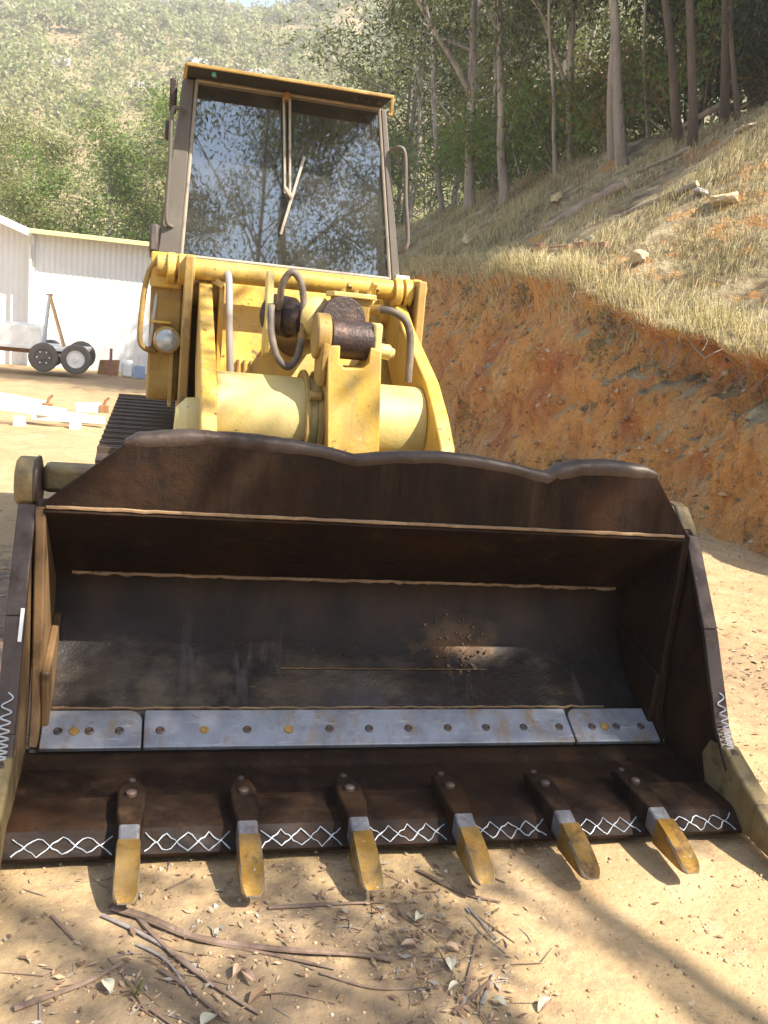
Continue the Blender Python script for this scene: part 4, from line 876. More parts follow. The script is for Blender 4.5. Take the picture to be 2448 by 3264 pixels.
SHR = [(9.7,28.5,1.5,2.4,('lv_bright','lv_mid','lv_yell'),(.5,.35,.15),'low dark green shrub left of the stout gum trunk'),
       (9.5,25.6,1.7,2.6,('lv_bright','lv_yell','lv_mid'),(.5,.25,.25),'rounded bright green shrub behind the stout gum trunk'),
       (9.6,23.3,1.6,2.4,('lv_bright','lv_yell','lv_mid'),(.4,.4,.2),'yellow green shrub behind the slender gum'),
       (9.9,20.9,1.3,2.3,('lv_yell','lv_bright','lv_orange'),(.4,.35,.25),'yellowish shrub left of the twin trunk gum'),
       (10.4,18.4,1.5,3.0,('lv_bright','lv_orange','lv_mid'),(.35,.3,.35),'russet tinged shrub right of the twin trunk gum'),
       (10.4,33,1.9,2.6,('lv_bright','lv_mid','lv_pale'),(.4,.3,.3),'pale green shrub beyond the cab mirror handle')]
for i, (x, y, rx, rz, mt, w, lb) in enumerate(SHR):
    me = shrub(700+i, rx, rz, 4200, mt, w); r = empty('shrub', (x, y, terr(x, y)-.05), lb, 'shrub', 'shrubs below the gums')
    for nm, m_ in zip(('stem','foliage'), me):
        o = bpy.data.objects.new(nm, m_); link(o); o.parent = r

# far hillside wood: one mass of crowns
def hill_wood():
    rg = np.random.default_rng(5); cen = []; mid = []; ow = []
    N = 6800; xs = rg.uniform(-150, 190, N); ys = 66 + (rg.random(N)**.8)*225
    for x, y in zip(xs, ys):
        if abs(x-.1*y) > .5*y+15: continue
        if fb(x*.035, y*.035, 8) > .22 and rg.random() < .8: continue
        z = hillz(x, y); s = rg.uniform(.7,1.3)*(2.6 if y < 130 else 2.2); m_ = rg.choice(4, p=(.42,.25,.23,.10))
        k = 150 if y < 110 else 84 if y < 160 else 46
        p = rg.normal(size=(k,3)); p /= np.linalg.norm(p, axis=1)[:,None]; p *= (rg.random(k)**.45)[:,None]*s*np.array([1,1,.85]); p[:,2] += s*1.15
        cen.append(p + np.array([x, y, z])); ow.append(p - np.array([0,0,s*.75])); mid.append(np.where(rg.random(k) < .9, m_, rg.integers(0,4,k)))
    cen = np.concatenate(cen); mid = np.concatenate(mid)
    o = link(bpy.data.objects.new('hillside_wood', leaves('hillside_wood', cen, 1.0, .62, [M['hl_a'],M['hl_b'],M['hl_c'],M['hl_d']], mid, .1, rg, np.clip(cen[:,1]/210, .42, 1.05), np.concatenate(ow))))
    tag(o, 'scrubby olive gum woodland covering the far hillside', 'woodland', kind='stuff')
hill_wood()
def rock_mesh(seed, sx, sy, sz, mat, rough=.25, sub=2):
    bm = bmesh.new(); bmesh.ops.create_icosphere(bm, subdivisions=sub, radius=1); rs = random.Random(seed); o = Vector((rs.random()*50, rs.random()*50, 0))
    for v in bm.verts:
        d = 1 + rough*noise.noise(v.co*1.3+o) + rough*.5*noise.noise(v.co*3+o); v.co *= d
        v.co.x = max(-.8, min(.8, v.co.x)); v.co.z = max(-.7, min(.72+.1*noise.noise(v.co*2+o), v.co.z))
        v.co.x *= sx; v.co.y *= sy; v.co.z *= sz
    me = bpy.data.meshes.new('rock'); bm.to_mesh(me); bm.free(); me.materials.append(mat); return me
OUT = [(-20.3,188,2.0,0),(4.7,188,2.3,0),(10.3,182,1.8,0),(13,172,1.7,0),(-5.3,171,1.5,0),(16,190,2.2,0)]
for i, (x, y, s, w) in enumerate(OUT):
    o = link(bpy.data.objects.new('rock_outcrop', rock_mesh(900+i, s*1.6, s, s*1.1, M['rock_g'], .4, 3))); o.location = (x, y, hillz(x, y)+s*.3)
    tag(o, 'grey rock outcrop among scrub high on the far hill', 'rock', 'rock outcrops on the far hill')

# ------------------------------------------------------------------ dry grass on the slope and bank lip
def blades(name, base, h, wd, mats, midx, lean, rg, curl=.6):
    n = len(base); a = rg.random(n)*6.28; ln = np.stack([np.cos(a), np.sin(a), np.zeros(n)], 1)*curl*rg.random(n)[:,None] + lean
    H3 = (h*(.5+rg.random(n)))[:,None]; side = np.stack([-np.sin(a+1.2), np.cos(a+1.2), np.zeros(n)], 1)*wd*.5
    up = np.array([0,0,1.])
    p1 = base + up*H3*.5 + ln*H3*.22; p2 = base + up*H3*.86*(1-.35*np.linalg.norm(ln, axis=1)[:,None]) + ln*H3*.75
    v = np.stack([base-side, base+side, p1+side*.8, p1-side*.8, p2], 1).reshape(-1,3)
    i = np.arange(n)[:,None]*5
    f = np.concatenate([np.concatenate([i+0,i+1,i+2],1), np.concatenate([i+0,i+2,i+3],1), np.concatenate([i+3,i+2,i+4],1)], 0)
    o = link(bpy.data.objects.new(name, np_mesh(name, v, f, mats, np.tile(midx, 3)))); return o
def grass():
    rg = np.random.default_rng(3); B = []; Hh = []; Mi = []
    def put(u, y, h, m_):
        B.append(bank_pt(u, y)); Hh.append(h); Mi.append(m_)
    n = 0
    while n < 105000:                       # general cover on the slope, in tussocks
        y = 6 + (rg.random()**1.7)*36; u = FACE + rg.random()**1.1*(CREST+1.2-foot(y)-FACE); x = foot(y)+u
        den = fb(x*.8, y*.8, 12)
        if den < -.12 + .25*rg.random() - .1: continue
        h = (.07 + .26*max(0, den)**1.2 + .10*rg.random()**3)*(1+.4*(y > 18))
        for k in range(3):
            put(u+rg.normal()*.05, y+rg.normal()*.07, h, int(rg.choice(4, p=(.52,.32,.12,.04) if fb(x*.5, y*.5, 31) > 0 else (.22,.33,.33,.12)))); n += 1
    for k in range(330):                   # long tussocks hanging over the lip
        y = 6.5 + rg.random()**1.3*16; u = FACE + rg.normal()*.10 + .03
        h = rg.uniform(.16,.42)
        for j in range(34): put(u+rg.normal()*.06, y+rg.normal()*.09, h, int(rg.choice(4, p=(.5,.3,.14,.06))))
    B = np.array(B); Hh = np.array(Hh); Mi = np.array(Mi)
    lean = np.zeros((len(B),3)); near = np.abs(B[:,0]-np.array([foot(y)+FACE for y in B[:,1]])) < .22; lean[near,0] = -.55
    o = blades('dry_grass', B, Hh, .0085, [M['straw_a'],M['straw_b'],M['straw_c'],M['straw_g']], Mi, lean, rg, 1.5)
    tag(o, 'dry straw coloured grass covering the slope above the clay bank', 'grass', kind='stuff')
    # scrubby growth and roots on the clay face
    Fp = []; Fm = []
    for k in range(150):
        y = 7 + rg.random()*16; f = rg.choice((.08,.2,.82,.7,.9)); u = f*FACE
        if fb(y*.7, f*4, 33) < .02: continue
        c = np.array(bank_pt(u, y)); m_ = 46
        Fp.append(c + rg.normal(size=(m_,3))*np.array([.07,.14,.10])); Fm.append(rg.choice(4, size=m_, p=(.3,.3,.25,.15)))
    o = link(bpy.data.objects.new('bank_scrub', leaves('bank_scrub', np.concatenate(Fp), .09, .022, [M['lv_mid'],M['straw_c'],M['litter_a'],M['lv_olive']], np.concatenate(Fm), .3, rg)))
    tag(o, 'low scrub and dead leaves clinging to the clay cutting', 'scrub', kind='stuff')
grass()

# ------------------------------------------------------------------ white shed at the back left
SH = empty('shed', (-2, 29.5, -.75), 'overexposed white corrugated shed with pale yellow gutter behind the yard', 'shed')
def corrugated(x0, x1, y, z0f, z1f, per=.152, amp=.007):
    m_ = MB(); n_ = int((x1-x0)/per*6); 
    for i in range(n_+1):
        x = x0+(x1-x0)*i/n_; yy = y+amp*math.sin(2*math.pi*(x-x0)/per); m_.v += [(x,yy,z0f(x)),(x,yy,z1f(x))]
    m_.f = [(2*i,2*i+2,2*i+3,2*i+1) for i in range(n_)]; m_.m = [0]*n_; return m_
corrugated(-3.62, 5.2, 29.05, lambda x: -.8, lambda x: 3.02).build('front_wall', M['shedwall'], SH, smooth=True)
corrugated(-9.5, -3.62, 29.45, lambda x: -.9, lambda x: 3.0 + (-3.62-x)*.35 if x > -6.6 else 3.0+(x+9.6)*.35).build('gable_wall', M['shedwall'], SH, smooth=True)
MB().box((-3.64,28.98,-.8),(-3.56,29.5,3.0)).build('corner_post', M['white'], SH, bevel=.01)
MB().hexa([(-3.62,28.57,3.06),(5.3,28.57,3.06),(5.3,36,3.12),(-3.62,36,3.12)], [(-3.62,28.57,3.10),(5.3,28.57,3.10),(5.3,36,3.16),(-3.62,36,3.16)]).build('roof', M['roofsheet'], SH)
MB().box((-3.66,28.47,3.0),(5.3,28.56,3.13)).build('gutter', M['fascia_y'], SH, bevel=.015)
m_ = MB(); m_.hexa([(-3.60,28.7,2.98),(-3.60,36,2.98),(-6.6,36,4.03),(-6.6,28.7,4.03)], [(-3.60,28.7,3.03),(-3.60,36,3.03),(-6.6,36,4.08),(-6.6,28.7,4.08)])
m_.hexa([(-9.8,28.7,2.98),(-9.8,36,2.98),(-6.6,36,4.03),(-6.6,28.7,4.03)], [(-9.8,28.7,3.03),(-9.8,36,3.03),(-6.6,36,4.08),(-6.6,28.7,4.08)]); m_.build('gable_roof', M['roofsheet'], SH)
m_ = MB(); m_.bar((-3.60,28.68,3.0),(-6.6,28.68,4.06), .03,.20,(0,0,1)); m_.bar((-9.8,28.68,3.0),(-6.6,28.68,4.06), .03,.20,(0,0,1)); m_.build('barge_board', M['white'], SH, bevel=.004)
MB().cyl((-3.66,28.9,-.7),(-3.66,28.9,2.7), .045, 10).build('downpipe', M['white'], SH, smooth=True)
m_ = MB(); m_.box((-9.5,29.5,-.8),(5.2,36,2.9)); m_.build('inner_core', M['roofsheet'], SH)

# trailer parked in front of the shed
TRL = empty('trailer', (-3.2, 25.6, -.5), 'white flat trailer on tandem wheels parked before the shed', 'trailer')
MB().box((-6.6,24.9,.06),(-1.75,26.6,.15)).build('deck', M['white'], TRL, bevel=.01)
m_ = MB(); m_.box((-6.6,24.92,.15),(-2.9,24.97,.62)); m_.build('side_board', M['white'], TRL, bevel=.005)
m_ = MB(); m_.box((-6.6,26.52,.15),(-2.9,26.57,.62)); m_.build('side_board', M['white'], TRL, bevel=.005)
MB().bar((-2.75,25.0,.10),(-2.25,25.0,-.12), .06, .06).build('brace', M['white'], TRL)
MB().box((-6.4,25.2,-.06),(-2.0,25.3,.06)).build('chassis_rail', M['rustbrown'], TRL); MB().box((-6.4,26.2,-.06),(-2.0,26.3,.06)).build('chassis_rail', M['rustbrown'], TRL)
def wheel(x, y, z, r, hub, parent, nm='wheel'):
    w = MB().lathe((x,y,z), (0,-1,0), [(-.11,r*.62),(-.11,r*.9),(-.07,r),(.07,r),(.11,r*.9),(.11,r*.62),(.05,r*.58)], 36).build(nm, M['tyre'], parent, smooth=True)
    MB().lathe((x,y-.04,z), (0,-1,0), [(0,r*.6),(.05,r*.6),(.055,r*.54),(.035,r*.48),(.04,r*.2),(.07,r*.17),(.075,r*.08)], 32).build('rim', hub, w, smooth=True)
    return w
for yy in (24.95, 26.55):
    wheel(-2.8, yy, -.12, .36, M['tyre'], TRL); wheel(-2.02, yy-.08 if yy < 26 else yy, -.10, .37, M['rim'], TRL)
for k in range(6):
    a_ = k*math.pi/3; MB().lathe((-2.8+.15*math.cos(a_),24.86,-.12+.15*math.sin(a_)),(0,-1,0),[(0,.022),(.02,.02)],8).build('wheel_nut', M['rim'], TRL)
LA = empty('step_ladder', (-2.65,25.6,.15), 'tall step ladder standing on the white trailer', 'ladder')
for nm, xb, mt in (('ladder_front', -2.88, M['alu']), ('ladder_rear', -2.38, M['ladder_o'])):
    m_ = MB(); 
    for y in (25.4, 25.8): m_.bar((xb,y,.15),(-2.76,y+(25.6-y)*.4,1.42), .05,.05,(0,1,0))
    o = m_.build(nm, mt, LA)
    for k in range(4):
        t = .15+.2*k; xx = xb+(-2.76-xb)*t; MB().box((xx-.04,25.42+.06*t,.15+1.27*t-.02),(xx+.04,25.78-.06*t,.15+1.27*t+.02)).build('step', M['alu'], o)
MB().box((-2.83,25.48,1.40),(-2.69,25.72,1.44)).build('top_cap', M['red'], LA)
# small clutter along the shed wall
o = MB().bar((-1.22,25.9,-.55),(-1.22,25.9,.18), .07,.07,(0,1,0)).build('post', M['red']); tag(o, 'short dark red post standing right of the trailer wheel', 'post')
o = MB().hexa([(-1.6,26.6,-.58),(-1.05,26.5,-.58),(-1.05,26.6,-.58),(-1.6,26.7,-.58)],[(-1.55,26.75,-.2),(-1.02,26.65,-.16),(-1.02,26.7,-.16),(-1.55,26.8,-.2)]).build('board', M['rustbrown']); tag(o, 'orange brown board leaning behind the red post', 'board')
o = MB().prism([(26.6,-.6),(26.9,-.6),(26.88,-.2),(26.74,-.12),(26.62,-.22)], -.98,-.66).build('sack', M['white'], bevel=.06, seg=3); tag(o, 'white sack on the ground beside the blue crate', 'sack')
o = empty('crate', (-.5,26.7,-.6), 'small faded blue crate right of the white sack', 'crate')
MB().box((-.64,26.55,-.6),(-.34,26.85,-.56)).build('crate_base', M['blue'], o)
for a_, b_ in (((-.64,26.55,-.56),(-.34,26.58,-.28)),((-.64,26.82,-.56),(-.34,26.85,-.28)),((-.64,26.58,-.56),(-.61,26.82,-.28)),((-.37,26.58,-.56),(-.34,26.82,-.28))): MB().box(a_, b_).build('crate_wall', M['blue'], o, bevel=.005)
# long white steel rails on short stands, left of the loader
RAIL = [((-3.4,14.9,.16),(-1.52,14.2,.02),.085,'upper white steel rail of the stack, ending at a rusty bracket'),
        ((-3.4,14.45,.10),(-1.25,13.95,-.03),.07,'middle white steel rail with a greenish side, above the posts'),
        ((-3.2,14.1,.02),(-.95,13.85,-.08),.085,'long white steel rail resting on both short posts'),
        ((-1.75,14.25,-.17),(-.72,14.15,-.14),.10,'short white rail low on the ground between the posts'),
        ((-1.15,14.5,-.02),(-.80,14.45,.0),.13,'stubby white rail end beside the loader track')]
for p, q, w, lb in RAIL:
    o = MB().bar(p, q, w, w*1.1).build('steel_rail', M['white'], bevel=.008); tag(o, lb, 'rail', 'white steel rails beside the loader')
for x, lb in ((-1.85,'left white stand under the steel rails'), (-1.10,'right white stand under the steel rails, nearest the track')):
    o = empty('rail_stand', (x,13.85,-.33), lb, 'stand', 'stands under the rails')
    MB().hexa([(x-.09,13.78,-.34),(x+.09,13.78,-.34),(x+.09,13.88,-.34),(x-.09,13.88,-.34)],[(x-.075,13.79,-.12),(x+.07,13.79,-.12),(x+.07,13.87,-.12),(x-.075,13.87,-.12)]).build('upright', M['white'], o, bevel=.006)
    MB().box((x-.11,13.74,-.36),(x+.11,13.92,-.335)).build('foot_plate', M['white'], o)
for x, y, z, lb in ((-1.50,14.15,.03,'rusty bracket at the end of the upper white rail'), (-.73,14.4,.03,'rusty hook shaped bracket beside the loader track')):
    o = empty('bracket', (x,y,z), lb, 'bracket'); m_ = MB(); m_.box((x-.09,y-.03,z-.09),(x+.05,y+.03,z+.02)); m_.build('bracket_body', M['rustbrown'], o, bevel=.006)
    MB().tube([(x-.02,y,z+.02),(x+.0,y,z+.09),(x+.05,y,z+.14)], .02, 6).build('hook', M['rustbrown'], o)

# ------------------------------------------------------------------ rocks, logs and bricks on the grassy slope
def on(x, y):
    return bank_pt(x-foot(y)-.25*fb(.3, y*.35, 5), y)[2]
ROCK = [(7.57,18.26,.30,.18,.16,'rock_y','pale yellow rock lying in the grass left of the log'),
        (6.3,19.6,.30,.16,.2,'rock_y','pale tilted slab in the grass nearest the cab handle'),
        (6.32,12.1,.22,.16,.15,'rock_y','large pale boulder at the bank edge right of the bricks'),
        (6.05,15.6,.13,.1,.09,'rock','small white stone at the left end of the bricks'),
        (7.5,12.7,.24,.14,.07,'rock_g','flat blue grey stone high on the right of the slope'),
        (7.55,12.2,.32,.2,.14,'rock_y','broad tan rock below the flat grey stone'),
        (8.9,18.3,.22,.16,.14,'rock_g','grey stone at the foot of the twin trunk gum'),
        (8.1,15.9,.12,.1,.1,'rock','small standing stone beside the cut log end'),
        (7.1,20.5,.18,.14,.12,'rock_g','dark rounded stone in the grass below the slender gum'),
        (6.6,26.0,.4,.25,.16,'brick','reddish rock pile at the left end of the slope'),
        (8.9,14.1,.3,.2,.08,'rock','pale flat rock on the skyline at the right border'),
        (6.25,13.5,.16,.12,.1,'rock_g','rounded grey stone half buried below the bricks')]
for i, (x, y, a, b_, c, mt, lb) in enumerate(ROCK):
    o = link(bpy.data.objects.new('rock', rock_mesh(40+i, a*.72, b_*.72, c*.72, M[mt], .5, 3))); o.location = (x, y, on(x, y)+c*.25); o.rotation_euler = (rnd.uniform(-.2,.2), rnd.uniform(.1,.5), rnd.uniform(0,3))
    tag(o, lb, 'rock', 'rocks on the slope')
BRK = [(6.02,15.1,.25,'first brown block of the row along the bank edge'),(6.05,14.3,.5,'second and longest brown block of the row'),(6.08,13.55,.22,'third block of the row, greyer than the rest'),(6.12,13.0,.32,'last brown block of the row, beside the large boulder')]
for x, y, l, lb in BRK:
    z = on(x, y)+.05; o = MB().box((x-.05,y-l,z-.07),(x+.07,y+l*.55,z+.05)).build('brown_block', M['brick'], bevel=.012); tag(o, lb, 'block', 'row of brown blocks')
def log(p, q, r, label, bends=0):
    p = Vector(p); q = Vector(q); root = empty('log', p, label, 'log')
    pts = polyline(p, q, 8, .03+bends, random.Random(int(r*1000)))
    MB().tube(pts, [r*(.62+.38*i/8) for i in range(9)], 12).build('stem', M['log'], root, smooth=True)
    d = (pts[-1]-pts[-2]).normalized(); MB().lathe(pts[-1], d, [(0,r*.97),(.006,r*.95)], 14).build('cut_face', M['logend'], root)
z = lambda x, y, h=0: (x, y, on(x, y)+h)
log(z(6.75,16.6,.05), z(7.62,15.4,.16), .12, 'grey fallen log with a pale sawn end pointing uphill')
log(z(6.95,14.0,.04), z(7.55,13.0,.10), .05, 'dark dead branch lying across the slope right of the log')
log(z(8.3,16.4,.04), z(8.8,15.6,.06), .05, 'thin grey branch lying in the grass below the dark gums')
log(z(9.6,17.6,.15), z(10.2,16.9,.45), .07, 'dark fallen branch under the shaded trees')
for p, lb in (([(6.0,10.3,.1),(6.02,10.2,.3),(5.98,10.1,.42)],'bare forked twig sticking up from the bank lip'), ([(6.1,9.7,.08),(6.02,9.9,.22),(5.96,10.05,.38)],'pale bent twig leaning over the bank lip')):
    z0 = on(p[0][0], p[0][1]); o = MB().tube(smooth_pts([(a, b_, z0+c) for a, b_, c in p], 4), [.012-.0008*i for i in range(9)], 6).build('twig', M['stick_grey']); tag(o, lb, 'twig')

# ------------------------------------------------------------------ bark strips, leaves, stones on the foreground dirt
ST = [([(-.06,2.49),(.06,2.42),(.19,2.33),(.40,2.26),(.64,2.21),(.72,2.18)],.014,'stick','longest brown bark strip curving right from under the first tooth'),
      ([(0,2.48),(.10,2.30),(.21,2.16),(.33,2.03)],.009,'stick','straight brown bark strip running towards the viewer'),
      ([(.02,2.44),(.18,2.33),(.40,2.24),(.55,2.17)],.008,'stick','thin bark strip just below the longest one'),
      ([(-.08,2.46),(.02,2.38),(.14,2.26),(.22,2.14)],.008,'stick_grey','grey bark strip left of the straight brown one'),
      ([(.40,2.46),(.57,2.46),(.76,2.46)],.008,'stick','dark stick lying flat below the third tooth'),
      ([(.91,2.62),(1.03,2.49),(1.14,2.44)],.007,'stick','dark stick below the fourth tooth'),
      ([(1.02,2.41),(1.06,2.26)],.005,'stick_grey','short dark twig at the edge of the clean sand'),
      ([(.88,2.03),(.95,2.17),(1.01,2.29)],.007,'stick','upright looking brown twig at bottom centre'),
      ([(.83,1.97),(.98,2.09)],.008,'stick','thick pale twig crossing at bottom centre'),
      ([(.51,2.16),(.64,2.09),(.82,2.07)],.006,'stick','thin yellowish strip in the lower middle of the dirt'),
      ([(-.22,2.47),(-.15,2.36)],.006,'stick','short dark stick left of the first tooth'),
      ([(-.27,2.11),(-.11,2.18),(-.02,2.25)],.010,'stick','curved root like stick in the lower left corner'),
      ([(.08,2.22),(.15,2.15),(.24,2.02)],.008,'stick','reddish bark strip lowest of the left bundle'),
      ([(.02,2.33),(.10,2.25),(.16,2.12)],.006,'stick_grey','silver grey twig inside the left bundle'),
      ([(.92,2.0),(1.0,2.12)],.006,'stick_grey','grey twig right of the thick pale twig'),
      ([(.10,2.56),(.17,2.62)],.004,'stick','tiny twig on the sand between the first two teeth'),
      ([(.06,2.07),(.12,2.0)],.006,'stick','stub of bark at the bottom edge left')]
for i, (p, r, mt, lb) in enumerate(ST):
    rs = random.Random(i); q = smooth_pts([(x, y, gz(x, y)+r*.55+.006*rs.random()) for x, y in p], 5); k = len(q)
    o = MB().tube(q, [r*(1-.55*j/k)*(.85+.3*rs.random()) for j in range(k)], 7, flat=.55).build('bark_strip', M[mt], smooth=True); tag(o, lb, 'stick', 'bark strips on the dirt')
def leaf_obj(x, y, l, w, rot, mat, lb, i):
    n_ = 6; m_ = MB(); rs = random.Random(i)
    for k in range(n_+1):
        t = k/n_; hw = w*math.sin(math.pi*min(.98, max(.03, t)))**.7*.5; zc = .004+.012*math.sin(t*3.1)
        m_.v += [(t*l-l/2,-hw,zc+.006),(t*l-l/2,0,zc),(t*l-l/2,hw,zc+.006)]
    for k in range(n_):
        for j in (0,1): m_.f.append((k*3+j,k*3+j+1,k*3+4+j,k*3+3+j)); m_.m.append(0)
    o = m_.build('dry_leaf', M[mat]); o.location = (x, y, gz(x, y)+.004); o.rotation_euler = (rs.uniform(-.3,.3), rs.uniform(-.25,.25), rot); tag(o, lb, 'leaf', 'dry leaves on the dirt')
LV_ = [(.28,2.185,.055,.022,1.2,'leaf_pink','bright pinkish dry leaf, left of a pair below the second tooth'),(.315,2.16,.07,.022,2.0,'leaf_pink','pinkish dry leaf, right of a pair below the second tooth'),
       (.84,2.37,.05,.026,1.0,'leaf_grey','pale green grey leaf below the fourth tooth'),(.885,2.16,.055,.03,1.4,'leaf_grey','broad pale grey leaf in the litter at bottom centre'),
       (1.10,1.985,.06,.03,.6,'leaf_pink','pink leaf near the bottom edge right of centre'),(-.05,2.16,.06,.032,1.9,'leaf_grey','cream leaf standing up at lower left'),
       (.78,2.25,.05,.02,.2,'leaf_pink','pinkish leaf in the litter left of the broad grey leaf'),(.91,2.235,.045,.022,2.6,'leaf_pink','small orange pink leaf above the broad grey leaf'),
       (.20,2.01,.06,.04,.9,'leaf_grey','grey leaf at the bottom edge beside the bark bundle'),(.86,2.06,.04,.018,.5,'leaf_grey','small white leaf low in the central litter'),
       (.33,2.09,.07,.03,.8,'litter_a','brown curled leaf below the pink pair'),(.97,2.0,.05,.02,2.2,'leaf_grey','narrow pale leaf beside the thick twig')]
for i, a in enumerate(LV_): leaf_obj(*a, i)

def litter():
    rg = np.random.default_rng(21); C_ = []; Mi = []
    def patch(cx, cy, sx, sy, n): C_.append(np.stack([rg.normal(cx, sx, n), rg.normal(cy, sy, n)], 1))
    patch(.85,2.2,.13,.22,440); patch(.1,2.15,.25,.2,260); patch(.6,2.45,.3,.18,300); patch(3.2,4.4,.5,.6,700); patch(3.9,6.2,.6,1.0,500); patch(-.6,5.2,.4,1.0,800); patch(-.45,3.2,.2,.9,500); patch(2.9,3.3,.3,.5,300)
    u = np.stack([rg.uniform(-1.2,4.2,600), rg.uniform(1.7,7,600)], 1); C_.append(u)
    yy = rg.uniform(5,16,2600); xx = np.array([foot(y) for y in yy]) - np.abs(rg.normal(0,.35,2600)); C_.append(np.stack([xx,yy],1))
    P = np.concatenate(C_); z_ = np.array([gz(x, y) for x, y in P]); n = len(P); P3 = np.concatenate([P, z_[:,None]+.004+.008*rg.random((n,1))], 1)
    a = rg.random(n)*6.28; L = ((.008+.034*rg.random(n)**2)*(1+.6*(P[:,1] > 4)))[:,None]; d = np.stack([np.cos(a), np.sin(a), rg.normal(0,.18,n)], 1); w = np.stack([-np.sin(a), np.cos(a), rg.normal(0,.25,n)], 1)*.16
    v = np.stack([P3-d*L*.5, P3+w*L, P3+d*L*.5, P3-w*L], 1).reshape(-1,3)
    o = link(bpy.data.objects.new('leaf_litter', np_mesh('leaf_litter', v, np.arange(4*n).reshape(n,4), [M['litter_a'],M['litter_b'],M['litter_c']], rg.choice(3, size=n, p=(.5,.32,.18))))); tag(o, 'scattered brown leaf litter and bark chips on the dirt', 'litter', kind='stuff')
    # grit and small stones: octahedra
    n = 9000; near = 6500
    x = np.concatenate([rg.uniform(-.9,2.9,near), rg.uniform(-1.5,5,n-near)]); y = np.concatenate([1.75+rg.random(near)**1.3*2.4, rg.uniform(2,9,n-near)])
    keep = (np.array([fb(a_*1.6, b_*1.6, 40) for a_, b_ in zip(x, y)]) + .25*(x < 1.1) + rg.normal(0,.2,n)) > -.02
    x, y = x[keep], y[keep]; n = len(x); r = (rg.random(n)**3*.009+.0022)[:,None]; z_ = np.array([gz(a_, b_) for a_, b_ in zip(x, y)])
    c = np.stack([x, y, z_], 1); O = np.array([[1,0,0],[0,1,0],[-1,0,0],[0,-1,0],[0,0,.8],[0,0,-.6]], float)
    v = (c[:,None,:] + O[None]*r[:,:,None]*(.7+.6*rg.random((n,6,1)))).reshape(-1,3)
    F = np.array([[0,1,4],[1,2,4],[2,3,4],[3,0,4],[1,0,5],[2,1,5],[3,2,5],[0,3,5]]); f = (np.arange(n)[:,None,None]*6+F[None]).reshape(-1,3)
    o = link(bpy.data.objects.new('grit', np_mesh('grit', v, f, [M['peb_a'],M['peb_b'],M['peb_c']], np.repeat(rg.choice(3, size=n, p=(.52,.40,.08)), 8)))); tag(o, 'fine grit and small stones over the sandy dirt', 'grit', kind='stuff')
    # crumbled stones on the clay face
    n = 1500; ys2 = rg.uniform(6.5,20,n); c = np.array([bank_pt(u_, y_) for u_, y_ in zip(rg.random(n)*FACE*.96, ys2)]); r = (rg.random(n)**2.5*.05+.010)[:,None]
    v = (c[:,None,:] + O[None]*r[:,:,None]*(.6+.8*rg.random((n,6,1)))).reshape(-1,3); f = (np.arange(n)[:,None,None]*6+F[None]).reshape(-1,3)
    o = link(bpy.data.objects.new('bank_rubble', np_mesh('bank_rubble', v, f, [M['bank'],M['peb_a'],M['rock']], np.repeat(rg.choice(3, size=n, p=(.84,.10,.06)), 8)))); tag(o, 'crumbly clods and stones sticking out of the clay cutting', 'rubble', kind='stuff')
litter()
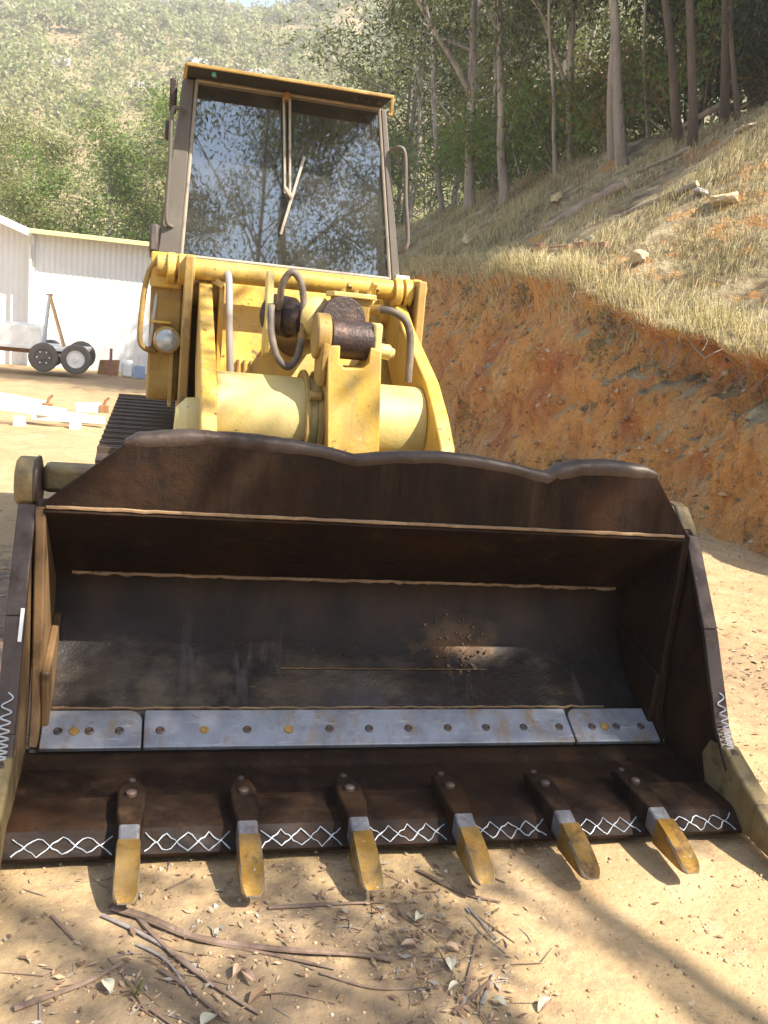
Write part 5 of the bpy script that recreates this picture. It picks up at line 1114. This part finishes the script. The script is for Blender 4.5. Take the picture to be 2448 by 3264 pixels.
def roots_and_twigs():
    rs = random.Random(90); m_ = MB()
    for k in range(70):
        y = rs.uniform(7.6,11.6) if k < 45 else rs.uniform(11.6,18); p = Vector(bank_pt(FACE*rs.uniform(.86,.97), y)) + Vector((-.04,0,0)); q = [p.copy()]
        for j in range(5): p = p + Vector((rs.gauss(-.015,.03), rs.gauss(0,.05), -rs.uniform(.03,.10))); q.append(p.copy())
        m_.tube(q, [.006*(1-.15*j) for j in range(6)], 4)
    o = m_.build('hanging_roots', M['stick_grey']); tag(o, 'thin dead roots hanging from the overhang of the clay bank', 'roots', kind='stuff')
    m_ = MB()
    for k in range(96):
        if k < 42: x, y, a_ = rs.gauss(.1,.2), rs.gauss(2.14,.13), rs.gauss(-.8,.3)
        elif k < 78: x, y, a_ = rs.gauss(.9,.12), rs.gauss(2.12,.16), rs.gauss(1.1,.5)
        else: x, y, a_ = rs.uniform(-.4,1.2), rs.uniform(2,2.7), rs.uniform(0,3.1)
        L = .02+.10*rs.random()**2; r = rs.uniform(.001,.0028); c = math.cos(a_); s_ = math.sin(a_); b_ = rs.gauss(0,.22)
        m_.tube([(x-c*L, y-s_*L, gz(x-c*L,y-s_*L)+r), (x+b_*L, y-b_*L, gz(x,y)+r+.004*rs.random()), (x+c*L, y+s_*L, gz(x+c*L,y+s_*L)+r)], [r*.6,r,r*.4], 5, mi=rs.choice((0,0,1)))
    o = m_.build('twig_litter', [M['stick'], M['stick_grey']]); tag(o, 'fine twigs and shredded bark scattered over the foreground dirt', 'twigs', kind='stuff')
roots_and_twigs()
# a few green grass sprigs at the blade edge
for x, y, lb in ((-.13,2.80,'thin green grass sprig under the jaw left of the first tooth'), (.70,2.62,'pale green sprig beside the third tooth'), (.02,2.13,'small green weed among the bark strips at lower left')):
    rs = random.Random(int(x*100)); root = empty('grass_sprig', (x, y, gz(x, y)), lb, 'grass sprig', 'green sprigs')
    for k in range(5):
        a_ = rs.uniform(0,6.28); h_ = rs.uniform(.04,.08); MB().tube([(x,y,gz(x,y)-.003),(x+.015*math.cos(a_),y+.015*math.sin(a_),gz(x,y)+h_*.6),(x+.035*math.cos(a_),y+.035*math.sin(a_),gz(x,y)+h_)], [.0018,.0015,.0005], 4).build('blade', M['straw_g'], root)

# ------------------------------------------------------------------ thin air haze over the valley
hz = MB().box((-440,-205,-26),(440,490,130)).build('haze', [])
m_ = bpy.data.materials.new('haze'); m_.use_nodes = True; t = m_.node_tree; t.nodes.clear()
vo = t.nodes.new('ShaderNodeVolumePrincipled'); vo.inputs['Color'].default_value = (.95,.95,.92,1); vo.inputs['Density'].default_value = .0015; vo.inputs['Anisotropy'].default_value = .2
ou = t.nodes.new('ShaderNodeOutputMaterial'); t.links.new(vo.outputs[0], ou.inputs['Volume']); hz.data.materials.append(m_)
tag(hz, 'thin pale haze over the valley', 'haze', kind='stuff')
